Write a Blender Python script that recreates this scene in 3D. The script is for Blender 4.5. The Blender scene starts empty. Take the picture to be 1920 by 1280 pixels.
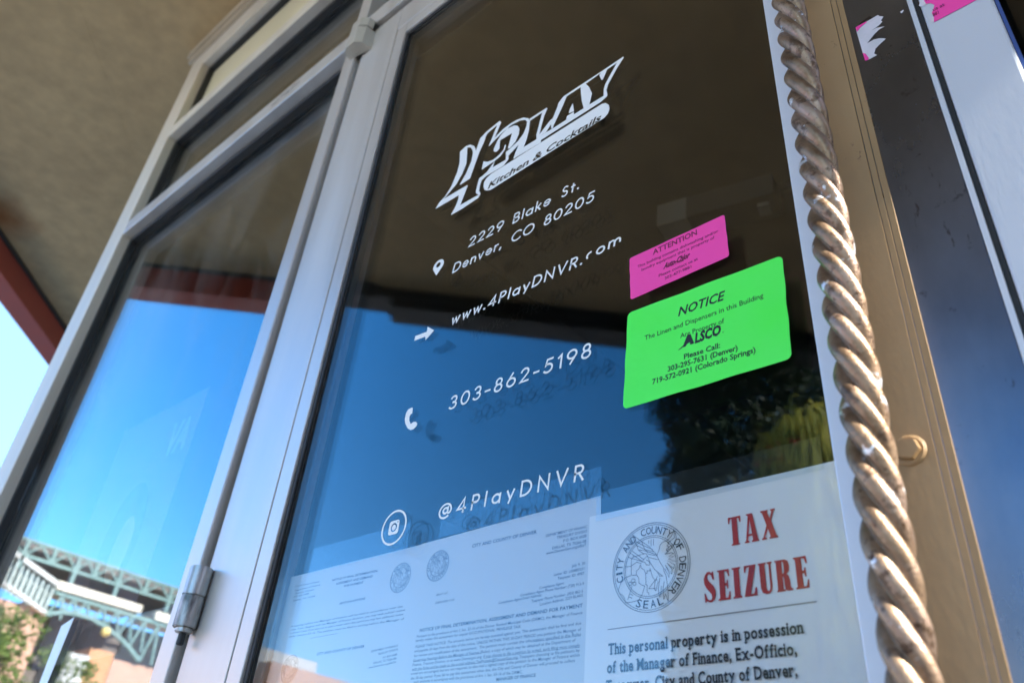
import bpy, bmesh, math, random, json
from mathutils import Vector, Matrix
from mathutils.geometry import tessellate_polygon
random.seed(7)
R = math.radians
SC = bpy.context.scene
COL = SC.collection

# ------------------------------------------------------------------ camera
cam_d = bpy.data.cameras.new('camera'); cam = bpy.data.objects.new('camera', cam_d); COL.objects.link(cam)
RIGHT = Vector((0.75382911, 0.65189594, 0.08230035)); DOWN = Vector((-0.31560397, 0.46908656, -0.82483449)); FWD = Vector((-0.57631224, 0.59580993, 0.55935206))
H = 0.75                                                   # lens height; the outer glass of the door is y = 0
m = Matrix((RIGHT, -DOWN, -FWD)).transposed().to_4x4(); m.translation = Vector((0, -0.52, H)); cam.matrix_world = m
cam_d.sensor_width = 36; cam_d.lens = 28.37; cam_d.clip_start = 0.02; cam_d.clip_end = 2000
cam_d.dof.use_dof = True; cam_d.dof.focus_distance = 0.80; cam_d.dof.aperture_fstop = 6.4
SC.camera = cam

# ------------------------------------------------------------------ light
SUN_EL, SUN_AZ = 38.0, 91.0                                 # azimuth from +y towards +x
sd = Vector((math.sin(R(SUN_AZ)) * math.cos(R(SUN_EL)), math.cos(R(SUN_AZ)) * math.cos(R(SUN_EL)), math.sin(R(SUN_EL))))
w = bpy.data.worlds.new("World"); SC.world = w; w.use_nodes = True
wn = w.node_tree; wn.nodes.clear()
sky = wn.nodes.new('ShaderNodeTexSky'); sky.sky_type = 'NISHITA'; sky.sun_disc = False
sky.sun_elevation = R(SUN_EL); sky.sun_rotation = R(SUN_AZ); sky.altitude = 1600; sky.air_density = 1.0; sky.dust_density = 0.9; sky.ozone_density = 1.5
bg = wn.nodes.new('ShaderNodeBackground'); bg.inputs['Strength'].default_value = 0.15
wo = wn.nodes.new('ShaderNodeOutputWorld'); hs = wn.nodes.new('ShaderNodeHueSaturation'); hs.inputs['Saturation'].default_value = 1.38; wn.links.new(sky.outputs[0], hs.inputs['Color']); 
tcw = wn.nodes.new('ShaderNodeTexCoord'); dt = wn.nodes.new('ShaderNodeVectorMath'); dt.operation = 'DOT_PRODUCT'; dt.inputs[1].default_value = (-.80, .38, .46)
wn.links.new(tcw.outputs['Generated'], dt.inputs[0])                     # pale high haze low over the north-west
mrw = wn.nodes.new('ShaderNodeMapRange'); mrw.interpolation_type = 'SMOOTHSTEP'; mrw.inputs['From Min'].default_value = .72; mrw.inputs['From Max'].default_value = .99; mrw.inputs['To Max'].default_value = .62
wn.links.new(dt.outputs['Value'], mrw.inputs[0])
hz = wn.nodes.new('ShaderNodeMix'); hz.data_type = 'RGBA'; hz.inputs[7].default_value = (1.0, 1.4, 1.65, 1)
wn.links.new(mrw.outputs[0], hz.inputs[0]); wn.links.new(hs.outputs[0], hz.inputs[6]); wn.links.new(hz.outputs[2], bg.inputs[0]); wn.links.new(bg.outputs[0], wo.inputs[0])
sun_d = bpy.data.lights.new('sun', 'SUN'); sun_d.energy = 3.9; sun_d.angle = R(0.53); sun_d.color = (1.0, 0.95, 0.87)
sun = bpy.data.objects.new('sun', sun_d); COL.objects.link(sun); sun.rotation_euler = sd.to_track_quat('Z', 'Y').to_euler(); sun.location = (20, -5, 20)
SC.view_settings.view_transform = 'Standard'; SC.view_settings.look = 'None'; SC.view_settings.gamma = 1; SC.view_settings.exposure = 2.52
SC.cycles.max_bounces = 14; SC.cycles.glossy_bounces = 8; SC.cycles.diffuse_bounces = 5; SC.cycles.transparent_max_bounces = 32
SC.cycles.use_denoising = True; SC.cycles.caustics_reflective = False; SC.cycles.caustics_refractive = False
SC.cycles.sample_clamp_indirect = 8

# ------------------------------------------------------------------ helpers
def tag(o, label=None, cat=None, group=None, kind=None):
    if label: o['label'] = label
    if cat: o['category'] = cat
    if group: o['group'] = group
    if kind: o['kind'] = kind
    return o
def empty(name, loc, label=None, cat=None, group=None):
    o = bpy.data.objects.new(name, None); o.location = loc; o.empty_display_size = .1; COL.objects.link(o)
    bpy.context.view_layer.update()
    return tag(o, label, cat, group)
def link(name, me, mat, parent=None, smooth=False):
    o = bpy.data.objects.new(name, me); COL.objects.link(o)
    if mat: me.materials.append(mat)
    if smooth:
        for p in me.polygons: p.use_smooth = True
    if parent:
        o.parent = parent; o.matrix_parent_inverse = parent.matrix_world.inverted()
    return o
def from_bm(name, bm, mat, parent=None, smooth=False):
    me = bpy.data.meshes.new(name); bm.to_mesh(me); bm.free()
    return link(name, me, mat, parent, smooth)
def raw(name, V, F, mat, parent=None, smooth=False):
    me = bpy.data.meshes.new(name); me.from_pydata(V, [], F); me.update()
    return link(name, me, mat, parent, smooth)
def add_box(bm, x0, x1, y0, y1, z0, z1, bev=0.0):
    r = bmesh.ops.create_cube(bm, size=1.0)
    vs = r['verts']
    for v in vs: v.co = Vector(((x0 + x1) / 2 + v.co.x * (x1 - x0), (y0 + y1) / 2 + v.co.y * (y1 - y0), (z0 + z1) / 2 + v.co.z * (z1 - z0)))
    if bev:
        es = list({e for v in vs for e in v.link_edges})
        bmesh.ops.bevel(bm, geom=es, offset=bev, segments=2, affect='EDGES', profile=.5)
def boxes(name, L, mat, parent=None, bev=0.0):
    bm = bmesh.new()
    for b in L: add_box(bm, *b, bev=bev)
    return from_bm(name, bm, mat, parent)
def bar(bm, a, b, w, d, up=Vector((0, 0, 1))):
    a, b = Vector(a), Vector(b); t = (b - a).normalized()
    s = t.cross(up)
    if s.length < 1e-4: s = t.cross(Vector((0, 1, 0)))
    s.normalize(); n = s.cross(t)
    c = [bm.verts.new(p + s * (sx * w / 2) + n * (sn * d / 2)) for p in (a, b) for sx, sn in ((-1, -1), (1, -1), (1, 1), (-1, 1))]
    for f in ((0, 1, 2, 3), (7, 6, 5, 4), (0, 4, 5, 1), (1, 5, 6, 2), (2, 6, 7, 3), (3, 7, 4, 0)): bm.faces.new([c[i] for i in f])
def prism(name, pts, z0, z1, mat, parent=None):                  # plan polygon extruded upward
    n = len(pts)
    V = [(x, y, z0) for x, y in pts] + [(x, y, z1) for x, y in pts]
    F = [tuple(range(n - 1, -1, -1)), tuple(range(n, 2 * n))] + [(i, (i + 1) % n, n + (i + 1) % n, n + i) for i in range(n)]
    return raw(name, V, F, mat, parent)
class Decal:                                                     # flat marks lying in a plane y = const, mm in, metres out
    def __init__(s, y): s.V = []; s.F = []; s.y = y; s.k = 0
    def lay(s): s.k += 1; return s.y - 4e-6 * s.k
    def poly(s, loops):
        y = s.lay(); b = len(s.V)
        P = [Vector((p[0], p[1], 0)) for l in loops for p in l]
        tri = tessellate_polygon([[Vector((p[0], p[1], 0)) for p in l] for l in loops])
        s.V += [(p.x / 1000, y, p.y / 1000 + H) for p in P]
        for t in tri:
            a, c, d = [P[i] for i in t]
            cr = (c - a).cross(d - a).z
            if abs(cr) < 1e-9: continue
            s.F.append(tuple(b + i for i in (t if cr > 0 else t[::-1])))
    def stroke(s, pts, w, closed=False, cap=True):
        P = [Vector(p).to_2d() for p in pts]
        Q = [P[0]]
        for p in P[1:]:
            if (p - Q[-1]).length > 1e-4: Q.append(p)
        P = Q; n = len(P)
        if n < 2: return
        if closed and (P[0] - P[-1]).length < 1e-3: P = P[:-1]; n -= 1
        y = s.lay(); b = len(s.V)
        for i in range(n):
            if closed: d0 = (P[i] - P[i - 1]).normalized(); d1 = (P[(i + 1) % n] - P[i]).normalized()
            else:
                d1 = (P[min(i + 1, n - 1)] - P[min(i, n - 2)]).normalized(); d0 = (P[max(i, 1)] - P[max(i - 1, 0)]).normalized()
            t = d0 + d1
            if t.length < .2: t = d1
            t.normalize(); nn = Vector((-t.y, t.x)); k = min(1 / max(nn.dot(Vector((-d1.y, d1.x))), .35), 2.2)
            for sg in (-1, 1):
                q = P[i] + nn * (sg * w / 2 * k); s.V.append((q.x / 1000, y, q.y / 1000 + H))
        for i in range(n if closed else n - 1):
            j = (i + 1) % n
            s.F.append((b + 2 * i, b + 2 * j, b + 2 * j + 1, b + 2 * i + 1))
    def text(s, body, u0, v0, u1, v1, cap, bold=0, shear=0.0):
        cu = bpy.data.curves.new('t', 'FONT'); cu.body = body; cu.resolution_u = 2; cu.size = 1.0
        cu.offset = {0: 0.004, 1: 0.018, 2: 0.045, 3: 0.042}[bold]
        ob = bpy.data.objects.new('t', cu); COL.objects.link(ob)
        dg = bpy.context.evaluated_depsgraph_get(); me = bpy.data.meshes.new_from_object(ob.evaluated_get(dg))
        COL.objects.unlink(ob); bpy.data.objects.remove(ob); bpy.data.curves.remove(cu)
        if not len(me.vertices): return
        xs = [v.co.x for v in me.vertices]; x0, x1 = min(xs), max(xs)
        W = math.hypot(u1 - u0, v1 - v0); sy = cap / CAPH; sx = (W - shear * cap) / (x1 - x0)
        a = math.atan2(v1 - v0, u1 - u0); y = s.lay(); b = len(s.V)
        for v in me.vertices:
            px = (v.co.x - x0) * sx; py = v.co.y * sy; px += shear * py
            s.V.append(((u0 + px * math.cos(a) - py * math.sin(a)) / 1000, y, (v0 + px * math.sin(a) + py * math.cos(a)) / 1000 + H))
        for p in me.polygons: s.F.append(tuple(b + i for i in p.vertices))
        bpy.data.meshes.remove(me)
    def serif_text(s, body, u0, v0, u1, v1, cap):                 # heavy condensed roman: slabs added at the stems of each letter
        gl = []; cur = 0.0
        for ch in body:
            if ch == ' ': cur += .30; continue
            cu = bpy.data.curves.new('t', 'FONT'); cu.body = ch; cu.resolution_u = 3; cu.offset = .03
            ob = bpy.data.objects.new('t', cu); COL.objects.link(ob); me = bpy.data.meshes.new_from_object(ob.evaluated_get(bpy.context.evaluated_depsgraph_get()))
            COL.objects.unlink(ob); bpy.data.objects.remove(ob); bpy.data.curves.remove(cu)
            P = [(v.co.x, v.co.y) for v in me.vertices]; F = [tuple(p.vertices) for p in me.polygons]; bpy.data.meshes.remove(me)
            a, b = min(p[0] for p in P), max(p[0] for p in P)
            gl.append((ch, [(x - a + cur, y) for x, y in P], F, cur, b - a)); cur += b - a + .075
        W = math.hypot(u1 - u0, v1 - v0); kx = W / (cur - .075); ky = cap / CAPH; an = math.atan2(v1 - v0, u1 - u0)
        def put(x, y): x *= kx; y *= ky; return (u0 + x * math.cos(an) - y * math.sin(an), v0 + x * math.sin(an) + y * math.cos(an))
        XH = XHT
        for ch, P, F, x0, wd in gl:
            y = s.lay(); b = len(s.V)
            for p in P: q = put(*p); s.V.append((q[0] / 1000, y, q[1] / 1000 + H))
            for f in F: s.F.append(tuple(b + i for i in f))
            for lev, frs in STEMS.get(ch, ()):
                zz = {'b': 0, 'x': XH - .06, 'c': CAPH - .06, 'd': -.2}[lev]
                for fr_ in frs:
                    c = x0 + wd * fr_; hw = .15
                    if lev in 'xc': a1, a2 = c - hw, c + .05
                    else: a1, a2 = c - hw, c + hw
                    s.poly([[put(a1, zz), put(a2, zz), put(a2, zz + .06), put(a1, zz + .06)]])
    def build(s, name, mat, parent=None, thick=0.0):
        return raw(name, s.V, s.F, mat, parent)
def cap_height(ch='H'):
    cu = bpy.data.curves.new('t', 'FONT'); cu.body = ch; ob = bpy.data.objects.new('t', cu); COL.objects.link(ob)
    me = bpy.data.meshes.new_from_object(ob.evaluated_get(bpy.context.evaluated_depsgraph_get()))
    h = max(v.co.y for v in me.vertices); COL.objects.unlink(ob); bpy.data.objects.remove(ob); return h
CAPH = cap_height(); XHT = cap_height('x')
STEMS = {'T': (('b', (.5,)),), 'h': (('b', (.14, .86)), ('c', (.14,))), 'i': (('b', (.5,)), ('x', (.5,))), 'p': (('d', (.15,)), ('x', (.14,))), 'r': (('b', (.25,)), ('x', (.2,))), 'n': (('b', (.14, .86)), ('x', (.14,))),
 'l': (('b', (.5,)), ('c', (.5,))), 'y': (('x', (.15, .9)),), 'f': (('b', (.4,)),), 'M': (('b', (.1, .9)), ('c', (.1,))), 'F': (('b', (.15,)), ('c', (.15,))), 'E': (('c', (.15,)),), 'x': (('b', (.12, .88)), ('x', (.15, .9))),
 'u': (('x', (.12, .88)),), 'd': (('b', (.88,)), ('c', (.85,))), 'D': (('c', (.13,)),), 'm': (('b', (.08, .5, .92)), ('x', (.08,))), 'a': (('b', (.88,)),), 'v': (('x', (.15, .9)),)}
def arc(cx, cy, rx, ry, a0, a1, n=14): return [(cx + rx * math.cos(R(a0 + (a1 - a0) * i / n)), cy + ry * math.sin(R(a0 + (a1 - a0) * i / n))) for i in range(n + 1)]

# ------------------------------------------------------------------ materials
def mat(name, base, rough=.5, metal=0., spec=.5):
    mm = bpy.data.materials.new(name); mm.use_nodes = True
    p = mm.node_tree.nodes['Principled BSDF']
    p.inputs['Base Color'].default_value = (*base, 1); p.inputs['Roughness'].default_value = rough; p.inputs['Metallic'].default_value = metal
    p.inputs['Specular IOR Level'].default_value = spec
    return mm
def noise_mat(name, c0, c1, scale=8., detail=6., rough=(.4, .6), metal=0., bump=0., bscale=None, stretch=(1, 1, 1), c2=None, lo=.35, hi=.65, spec=.5):
    mm = mat(name, c0, rough[0], metal, spec); nt = mm.node_tree; N = nt.nodes; Lk = nt.links; p = N['Principled BSDF']
    tc = N.new('ShaderNodeTexCoord'); mp = N.new('ShaderNodeMapping'); mp.inputs['Scale'].default_value = stretch
    Lk.new(tc.outputs['Object'], mp.inputs[0])
    nz = N.new('ShaderNodeTexNoise'); nz.inputs['Scale'].default_value = scale; nz.inputs['Detail'].default_value = detail; nz.inputs['Roughness'].default_value = .6
    Lk.new(mp.outputs[0], nz.inputs['Vector'])
    cr = N.new('ShaderNodeValToRGB'); e = cr.color_ramp.elements
    e[0].position = lo; e[0].color = (*c0, 1); e[1].position = hi; e[1].color = (*c1, 1)
    if c2: x = e.new(min(hi + .12, .98)); x.color = (*c2, 1)
    Lk.new(nz.outputs[0], cr.inputs[0]); Lk.new(cr.outputs[0], p.inputs['Base Color'])
    mr = N.new('ShaderNodeMapRange'); mr.inputs['From Min'].default_value = .3; mr.inputs['From Max'].default_value = .7
    mr.inputs['To Min'].default_value = rough[0]; mr.inputs['To Max'].default_value = rough[1]
    Lk.new(nz.outputs[0], mr.inputs[0]); Lk.new(mr.outputs[0], p.inputs['Roughness'])
    if bump:
        n2 = N.new('ShaderNodeTexNoise'); n2.inputs['Scale'].default_value = bscale or scale * 6; n2.inputs['Detail'].default_value = 8
        Lk.new(mp.outputs[0], n2.inputs['Vector'])
        bp = N.new('ShaderNodeBump'); bp.inputs['Strength'].default_value = bump; bp.inputs['Distance'].default_value = .002
        Lk.new(n2.outputs[0], bp.inputs['Height']); Lk.new(bp.outputs[0], p.inputs['Normal'])
    return mm
def pane_mat(name, ior=1.52, tint=(1, 1, 1), film=0.0, rough=0.0, smear=0.0):
    mm = bpy.data.materials.new(name); mm.use_nodes = True; nt = mm.node_tree; N = nt.nodes; Lk = nt.links; N.clear()
    g = N.new('ShaderNodeNewGeometry'); mx = N.new('ShaderNodeMix'); mx.inputs[2].default_value = ior; mx.inputs[3].default_value = 1 / ior
    Lk.new(g.outputs['Backfacing'], mx.inputs[0])
    fr = N.new('ShaderNodeFresnel'); Lk.new(mx.outputs[0], fr.inputs['IOR'])
    tr = N.new('ShaderNodeBsdfTransparent'); tr.inputs[0].default_value = (*tint, 1)
    gl = N.new('ShaderNodeBsdfGlossy'); gl.inputs['Roughness'].default_value = rough
    ms = N.new('ShaderNodeMixShader'); Lk.new(fr.outputs[0], ms.inputs[0]); Lk.new(tr.outputs[0], ms.inputs[1]); Lk.new(gl.outputs[0], ms.inputs[2])
    last = ms
    if film:
        df = N.new('ShaderNodeBsdfDiffuse'); df.inputs[0].default_value = (.8, .85, .9, 1); m2 = N.new('ShaderNodeMixShader'); m2.inputs[0].default_value = film
        Lk.new(ms.outputs[0], m2.inputs[1]); Lk.new(df.outputs[0], m2.inputs[2]); last = m2
    if smear:
        tc = N.new('ShaderNodeTexCoord'); mp = N.new('ShaderNodeMapping'); mp.inputs['Scale'].default_value = (1.6, 1, .5); mp.inputs['Rotation'].default_value = (0, R(24), 0); Lk.new(tc.outputs['Object'], mp.inputs[0])
        nz = N.new('ShaderNodeTexNoise'); nz.inputs['Scale'].default_value = 5; nz.inputs['Detail'].default_value = 9; nz.inputs['Roughness'].default_value = .7; nz.inputs['Distortion'].default_value = 1.2; Lk.new(mp.outputs[0], nz.inputs['Vector'])
        mr = N.new('ShaderNodeMapRange'); mr.inputs['From Min'].default_value = .48; mr.inputs['From Max'].default_value = .78; mr.inputs['To Max'].default_value = smear; Lk.new(nz.outputs[0], mr.inputs[0])
        df = N.new('ShaderNodeBsdfDiffuse'); df.inputs[0].default_value = (.7, .7, .68, 1); m3 = N.new('ShaderNodeMixShader'); Lk.new(mr.outputs[0], m3.inputs[0]); Lk.new(last.outputs[0], m3.inputs[1]); Lk.new(df.outputs[0], m3.inputs[2]); last = m3
    out = N.new('ShaderNodeOutputMaterial'); Lk.new(last.outputs[0], out.inputs[0])
    return mm
M_alu = noise_mat('anodised_aluminium', (.56, .535, .51), (.64, .615, .585), 9, 8, (.30, .48), .42, .05, 400, (1, 1, .12))
M_alu2 = noise_mat('sidelight_aluminium', (.54, .505, .44), (.62, .585, .515), 9, 8, (.48, .62), .1, .05, 400, (1, 1, .12))
M_groove = mat('dirty_groove', (.17, .155, .125), .7)
M_jamb = noise_mat('blue_grey_anodised', (.62, .66, .72), (.67, .70, .76), 3, 4, (.34, .44), .15, .05, 400, (1, 1, .2))
M_gasket = noise_mat('black_rubber', (.012, .013, .014), (.02, .021, .022), 60, 3, (.5, .7))
M_glass = pane_mat('clear_glass', 1.345, (.982, .987, .988), smear=.0025)
M_glass_in = pane_mat('clear_inner_glass', 1.44, (.98, .986, .988))
M_glass_side = pane_mat('clear_side_glass', 1.80, (.95, .965, .965), smear=.06)
M_tape = pane_mat('clear_tape', 1.75, (.93, .97, 1.0), .018, .04)
M_vinyl = mat('white_vinyl', (.84, .85, .84), .55)
M_ink = mat('black_ink', (.012, .014, .018), .5)
M_grey_ink = mat('grey_toner', (.10, .13, .17), .6)
M_red = noise_mat('red_ink', (.38, .012, .014), (.46, .02, .018), 60, 3, (.5, .6))
M_pink = mat('fluorescent_pink', (1.0, .07, .40), .45)
def wrinkle(mm, sc_, st):
    nt = mm.node_tree; p = nt.nodes['Principled BSDF']; tc = nt.nodes.new('ShaderNodeTexCoord'); nz = nt.nodes.new('ShaderNodeTexNoise'); nz.inputs['Scale'].default_value = sc_; nz.inputs['Detail'].default_value = 3
    bp = nt.nodes.new('ShaderNodeBump'); bp.inputs['Strength'].default_value = st; bp.inputs['Distance'].default_value = .004; nt.links.new(tc.outputs['Object'], nz.inputs['Vector']); nt.links.new(nz.outputs[0], bp.inputs['Height']); nt.links.new(bp.outputs[0], p.inputs['Normal'])
wrinkle(M_pink, 40, .35)
M_green = noise_mat('fluorescent_green', (.085, 1.0, .085), (.10, 1.0, .11), 12, 3, (.4, .5))
wrinkle(M_green, 28, .4)
M_darkpink = mat('pink_ink', (.16, .006, .05), .5)
M_paper = noise_mat('white_paper', (.78, .79, .79), (.82, .83, .83), 5, 3, (.7, .8))
M_paper_thin = noise_mat('thin_letter_paper', (.58, .61, .64), (.62, .65, .68), 5, 3, (.7, .8))
M_tornpaper = noise_mat('torn_sticker_backing', (.66, .64, .68), (.78, .72, .78), 60, 5, (.7, .8))
M_cut = mat('cut_out_gap', (.022, .021, .016), .08)
M_tan = noise_mat('tan_lacquer', (.29, .175, .074), (.39, .245, .112), 10, 9, (.5, .65), .05, .06, 300, (1, 1, .45), c2=(.45, .30, .15), lo=.28)
def steel_mat():
    mm = noise_mat('worn_blued_steel', (.115, .132, .168), (.215, .23, .265), 7, 9, (.24, .34), 1.0, .02, 160, (1, 1, .45))
    nt = mm.node_tree; N = nt.nodes; Lk = nt.links; p = N['Principled BSDF']; tc = N.new('ShaderNodeTexCoord')
    prev = p.inputs['Base Color'].links[0].from_socket
    for sc_, lo, hi, col, st in ((30, .625, .675, (.06, .06, .065), (1, 1, 1)), (80, .635, .68, (.07, .06, .055), (1, 1, .25)), (16, .60, .70, (.34, .37, .42), (1, 1, .3)), (140, .72, .75, (.5, .48, .44), (1, 1, 1))):
        mp = N.new('ShaderNodeMapping'); mp.inputs['Scale'].default_value = st; mp.inputs['Rotation'].default_value = (0, R(18), 0); Lk.new(tc.outputs['Object'], mp.inputs[0])
        nz = N.new('ShaderNodeTexNoise'); nz.inputs['Scale'].default_value = sc_; nz.inputs['Detail'].default_value = 10; nz.inputs['Roughness'].default_value = .68; Lk.new(mp.outputs[0], nz.inputs['Vector'])
        mr = N.new('ShaderNodeMapRange'); mr.inputs['From Min'].default_value = lo; mr.inputs['From Max'].default_value = hi; mr.inputs['To Max'].default_value = .8; Lk.new(nz.outputs[0], mr.inputs[0])
        mx = N.new('ShaderNodeMix'); mx.data_type = 'RGBA'; mx.inputs[7].default_value = (*col, 1); Lk.new(mr.outputs[0], mx.inputs[0]); Lk.new(prev, mx.inputs[6]); prev = mx.outputs[2]
    Lk.new(prev, p.inputs['Base Color'])
    return mm
M_steelface = steel_mat()
def speckle(mm, layers):
    nt = mm.node_tree; N = nt.nodes; Lk = nt.links; p = N['Principled BSDF']; tc = N.new('ShaderNodeTexCoord'); prev = p.inputs['Base Color'].links[0].from_socket
    for sc_, lo, hi, col, st, mxv in layers:
        mp = N.new('ShaderNodeMapping'); mp.inputs['Scale'].default_value = st; Lk.new(tc.outputs['Object'], mp.inputs[0])
        nz = N.new('ShaderNodeTexNoise'); nz.inputs['Scale'].default_value = sc_; nz.inputs['Detail'].default_value = 10; nz.inputs['Roughness'].default_value = .65; Lk.new(mp.outputs[0], nz.inputs['Vector'])
        mr = N.new('ShaderNodeMapRange'); mr.inputs['From Min'].default_value = lo; mr.inputs['From Max'].default_value = hi; mr.inputs['To Max'].default_value = mxv; Lk.new(nz.outputs[0], mr.inputs[0])
        mx = N.new('ShaderNodeMix'); mx.data_type = 'RGBA'; mx.inputs[7].default_value = (*col, 1); Lk.new(mr.outputs[0], mx.inputs[0]); Lk.new(prev, mx.inputs[6]); prev = mx.outputs[2]
    Lk.new(prev, p.inputs['Base Color'])
speckle(M_tan, ((70, .66, .70, (.10, .055, .03), (1, 1, .6), .8), (9, .56, .72, (.22, .14, .07), (1, 1, .3), .6)))
speckle(M_alu, ((90, .70, .73, (.22, .20, .17), (1, 1, .35), .6), (6, .58, .75, (.40, .37, .33), (1, 1, .1), .5)))
speckle(M_alu2, ((90, .70, .73, (.22, .20, .17), (1, 1, .35), .6),))
speckle(M_jamb, ((60, .70, .73, (.25, .26, .28), (1, 1, .4), .6),))
M_beam = noise_mat('oxide_red_paint', (.28, .048, .033), (.33, .06, .04), 6, 5, (.5, .65))
M_black = noise_mat('black_gutter', (.010, .012, .015), (.018, .02, .022), 6, 4, (.4, .6))
M_shadow_gap = mat('shadow_gap_dark', (.03, .026, .022), .8)
M_cream = noise_mat('cream_panel', (.60, .575, .42), (.63, .60, .45), 4, 3, (.35, .45))
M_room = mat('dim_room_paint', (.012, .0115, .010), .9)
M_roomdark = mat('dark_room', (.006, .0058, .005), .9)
M_concrete = noise_mat('pavement_concrete', (.44, .41, .36), (.54, .51, .46), 3, 8, (.8, .9), 0, .3, 60)
M_asphalt = noise_mat('road_asphalt', (.045, .045, .046), (.065, .064, .062), 8, 8, (.8, .95), 0, .4, 90)
M_kerb = noise_mat('kerb_concrete', (.34, .33, .31), (.44, .43, .4), 5, 6, (.8, .9))
M_field = noise_mat('dry_ground', (.20, .18, .14), (.28, .25, .19), .2, 6, (.9, .95))
M_line = mat('road_paint', (.75, .74, .70), .7)

def soffit_mat():
    mm = noise_mat('soffit_stucco', (.395, .275, .135), (.455, .325, .165), 2.3, 9, (.85, .95), 0, .45, 55, lo=.30, hi=.70)
    nt = mm.node_tree; N = nt.nodes; Lk = nt.links; p = N['Principled BSDF']
    old = p.inputs['Base Color'].links[0].from_socket
    tc = N.new('ShaderNodeTexCoord')
    # rust stain near the beam
    sep = N.new('ShaderNodeVectorMath'); sep.operation = 'DISTANCE'; sep.inputs[1].default_value = (-3.80, -0.13, 3.15)
    Lk.new(tc.outputs['Object'], sep.inputs[0])
    nz = N.new('ShaderNodeTexNoise'); nz.inputs['Scale'].default_value = 9; nz.inputs['Detail'].default_value = 5; Lk.new(tc.outputs['Object'], nz.inputs['Vector'])
    ad = N.new('ShaderNodeMath'); ad.operation = 'MULTIPLY_ADD'; ad.inputs[1].default_value = .16; Lk.new(nz.outputs[0], ad.inputs[0]); Lk.new(sep.outputs['Value'], ad.inputs[2])
    mr = N.new('ShaderNodeMapRange'); mr.inputs['From Min'].default_value = .12; mr.inputs['From Max'].default_value = .30; mr.inputs['To Min'].default_value = 1; mr.inputs['To Max'].default_value = 0
    Lk.new(ad.outputs[0], mr.inputs[0])
    mx = N.new('ShaderNodeMix'); mx.data_type = 'RGBA'; mx.inputs[7].default_value = (.27, .10, .022, 1)
    Lk.new(mr.outputs[0], mx.inputs[0]); Lk.new(old, mx.inputs[6])
    # fine trowel mottling
    n3 = N.new('ShaderNodeTexNoise'); n3.inputs['Scale'].default_value = 16; n3.inputs['Detail'].default_value = 7; Lk.new(tc.outputs['Object'], n3.inputs['Vector'])
    mr3 = N.new('ShaderNodeMapRange'); mr3.inputs['From Min'].default_value = .3; mr3.inputs['From Max'].default_value = .7; mr3.inputs['To Min'].default_value = .86; mr3.inputs['To Max'].default_value = 1.08
    Lk.new(n3.outputs[0], mr3.inputs[0])
    ml = N.new('ShaderNodeMix'); ml.data_type = 'RGBA'; ml.blend_type = 'MULTIPLY'; ml.inputs[0].default_value = 1
    Lk.new(mx.outputs[2], ml.inputs[6]); Lk.new(mr3.outputs[0], ml.inputs[7]); Lk.new(ml.outputs[2], p.inputs['Base Color'])
    return mm
M_soffit = soffit_mat()

def handle_mat():
    mm = noise_mat('worn_brass_plate', (.19, .118, .068), (.37, .255, .165), 48, 9, (.34, .54), .70, .30, 420)
    nt = mm.node_tree; N = nt.nodes; Lk = nt.links; p = N['Principled BSDF']
    old = p.inputs['Base Color'].links[0].from_socket; tc = N.new('ShaderNodeTexCoord')
    def layer(prev, scale, lo, hi, col, stretch=(1, 1, 1)):
        mp = N.new('ShaderNodeMapping'); mp.inputs['Scale'].default_value = stretch; Lk.new(tc.outputs['Object'], mp.inputs[0])
        nz = N.new('ShaderNodeTexNoise'); nz.inputs['Scale'].default_value = scale; nz.inputs['Detail'].default_value = 9; nz.inputs['Roughness'].default_value = .65; Lk.new(mp.outputs[0], nz.inputs['Vector'])
        mr = N.new('ShaderNodeMapRange'); mr.inputs['From Min'].default_value = lo; mr.inputs['From Max'].default_value = hi; Lk.new(nz.outputs[0], mr.inputs[0])
        mx = N.new('ShaderNodeMix'); mx.data_type = 'RGBA'; mx.inputs[7].default_value = (*col, 1); Lk.new(mr.outputs[0], mx.inputs[0]); Lk.new(prev, mx.inputs[6])
        return mx.outputs[2]
    c = layer(old, 30, .48, .60, (.34, .24, .18)); c = layer(c, 60, .56, .62, (.13, .08, .05))
    c = layer(c, 42, .60, .64, (.82, .83, .85))                   # bare plating showing through
    c = layer(c, 110, .60, .66, (.08, .042, .026))                 # pits
    Lk.new(c, p.inputs['Base Color'])
    return mm
M_handle = handle_mat()
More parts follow.
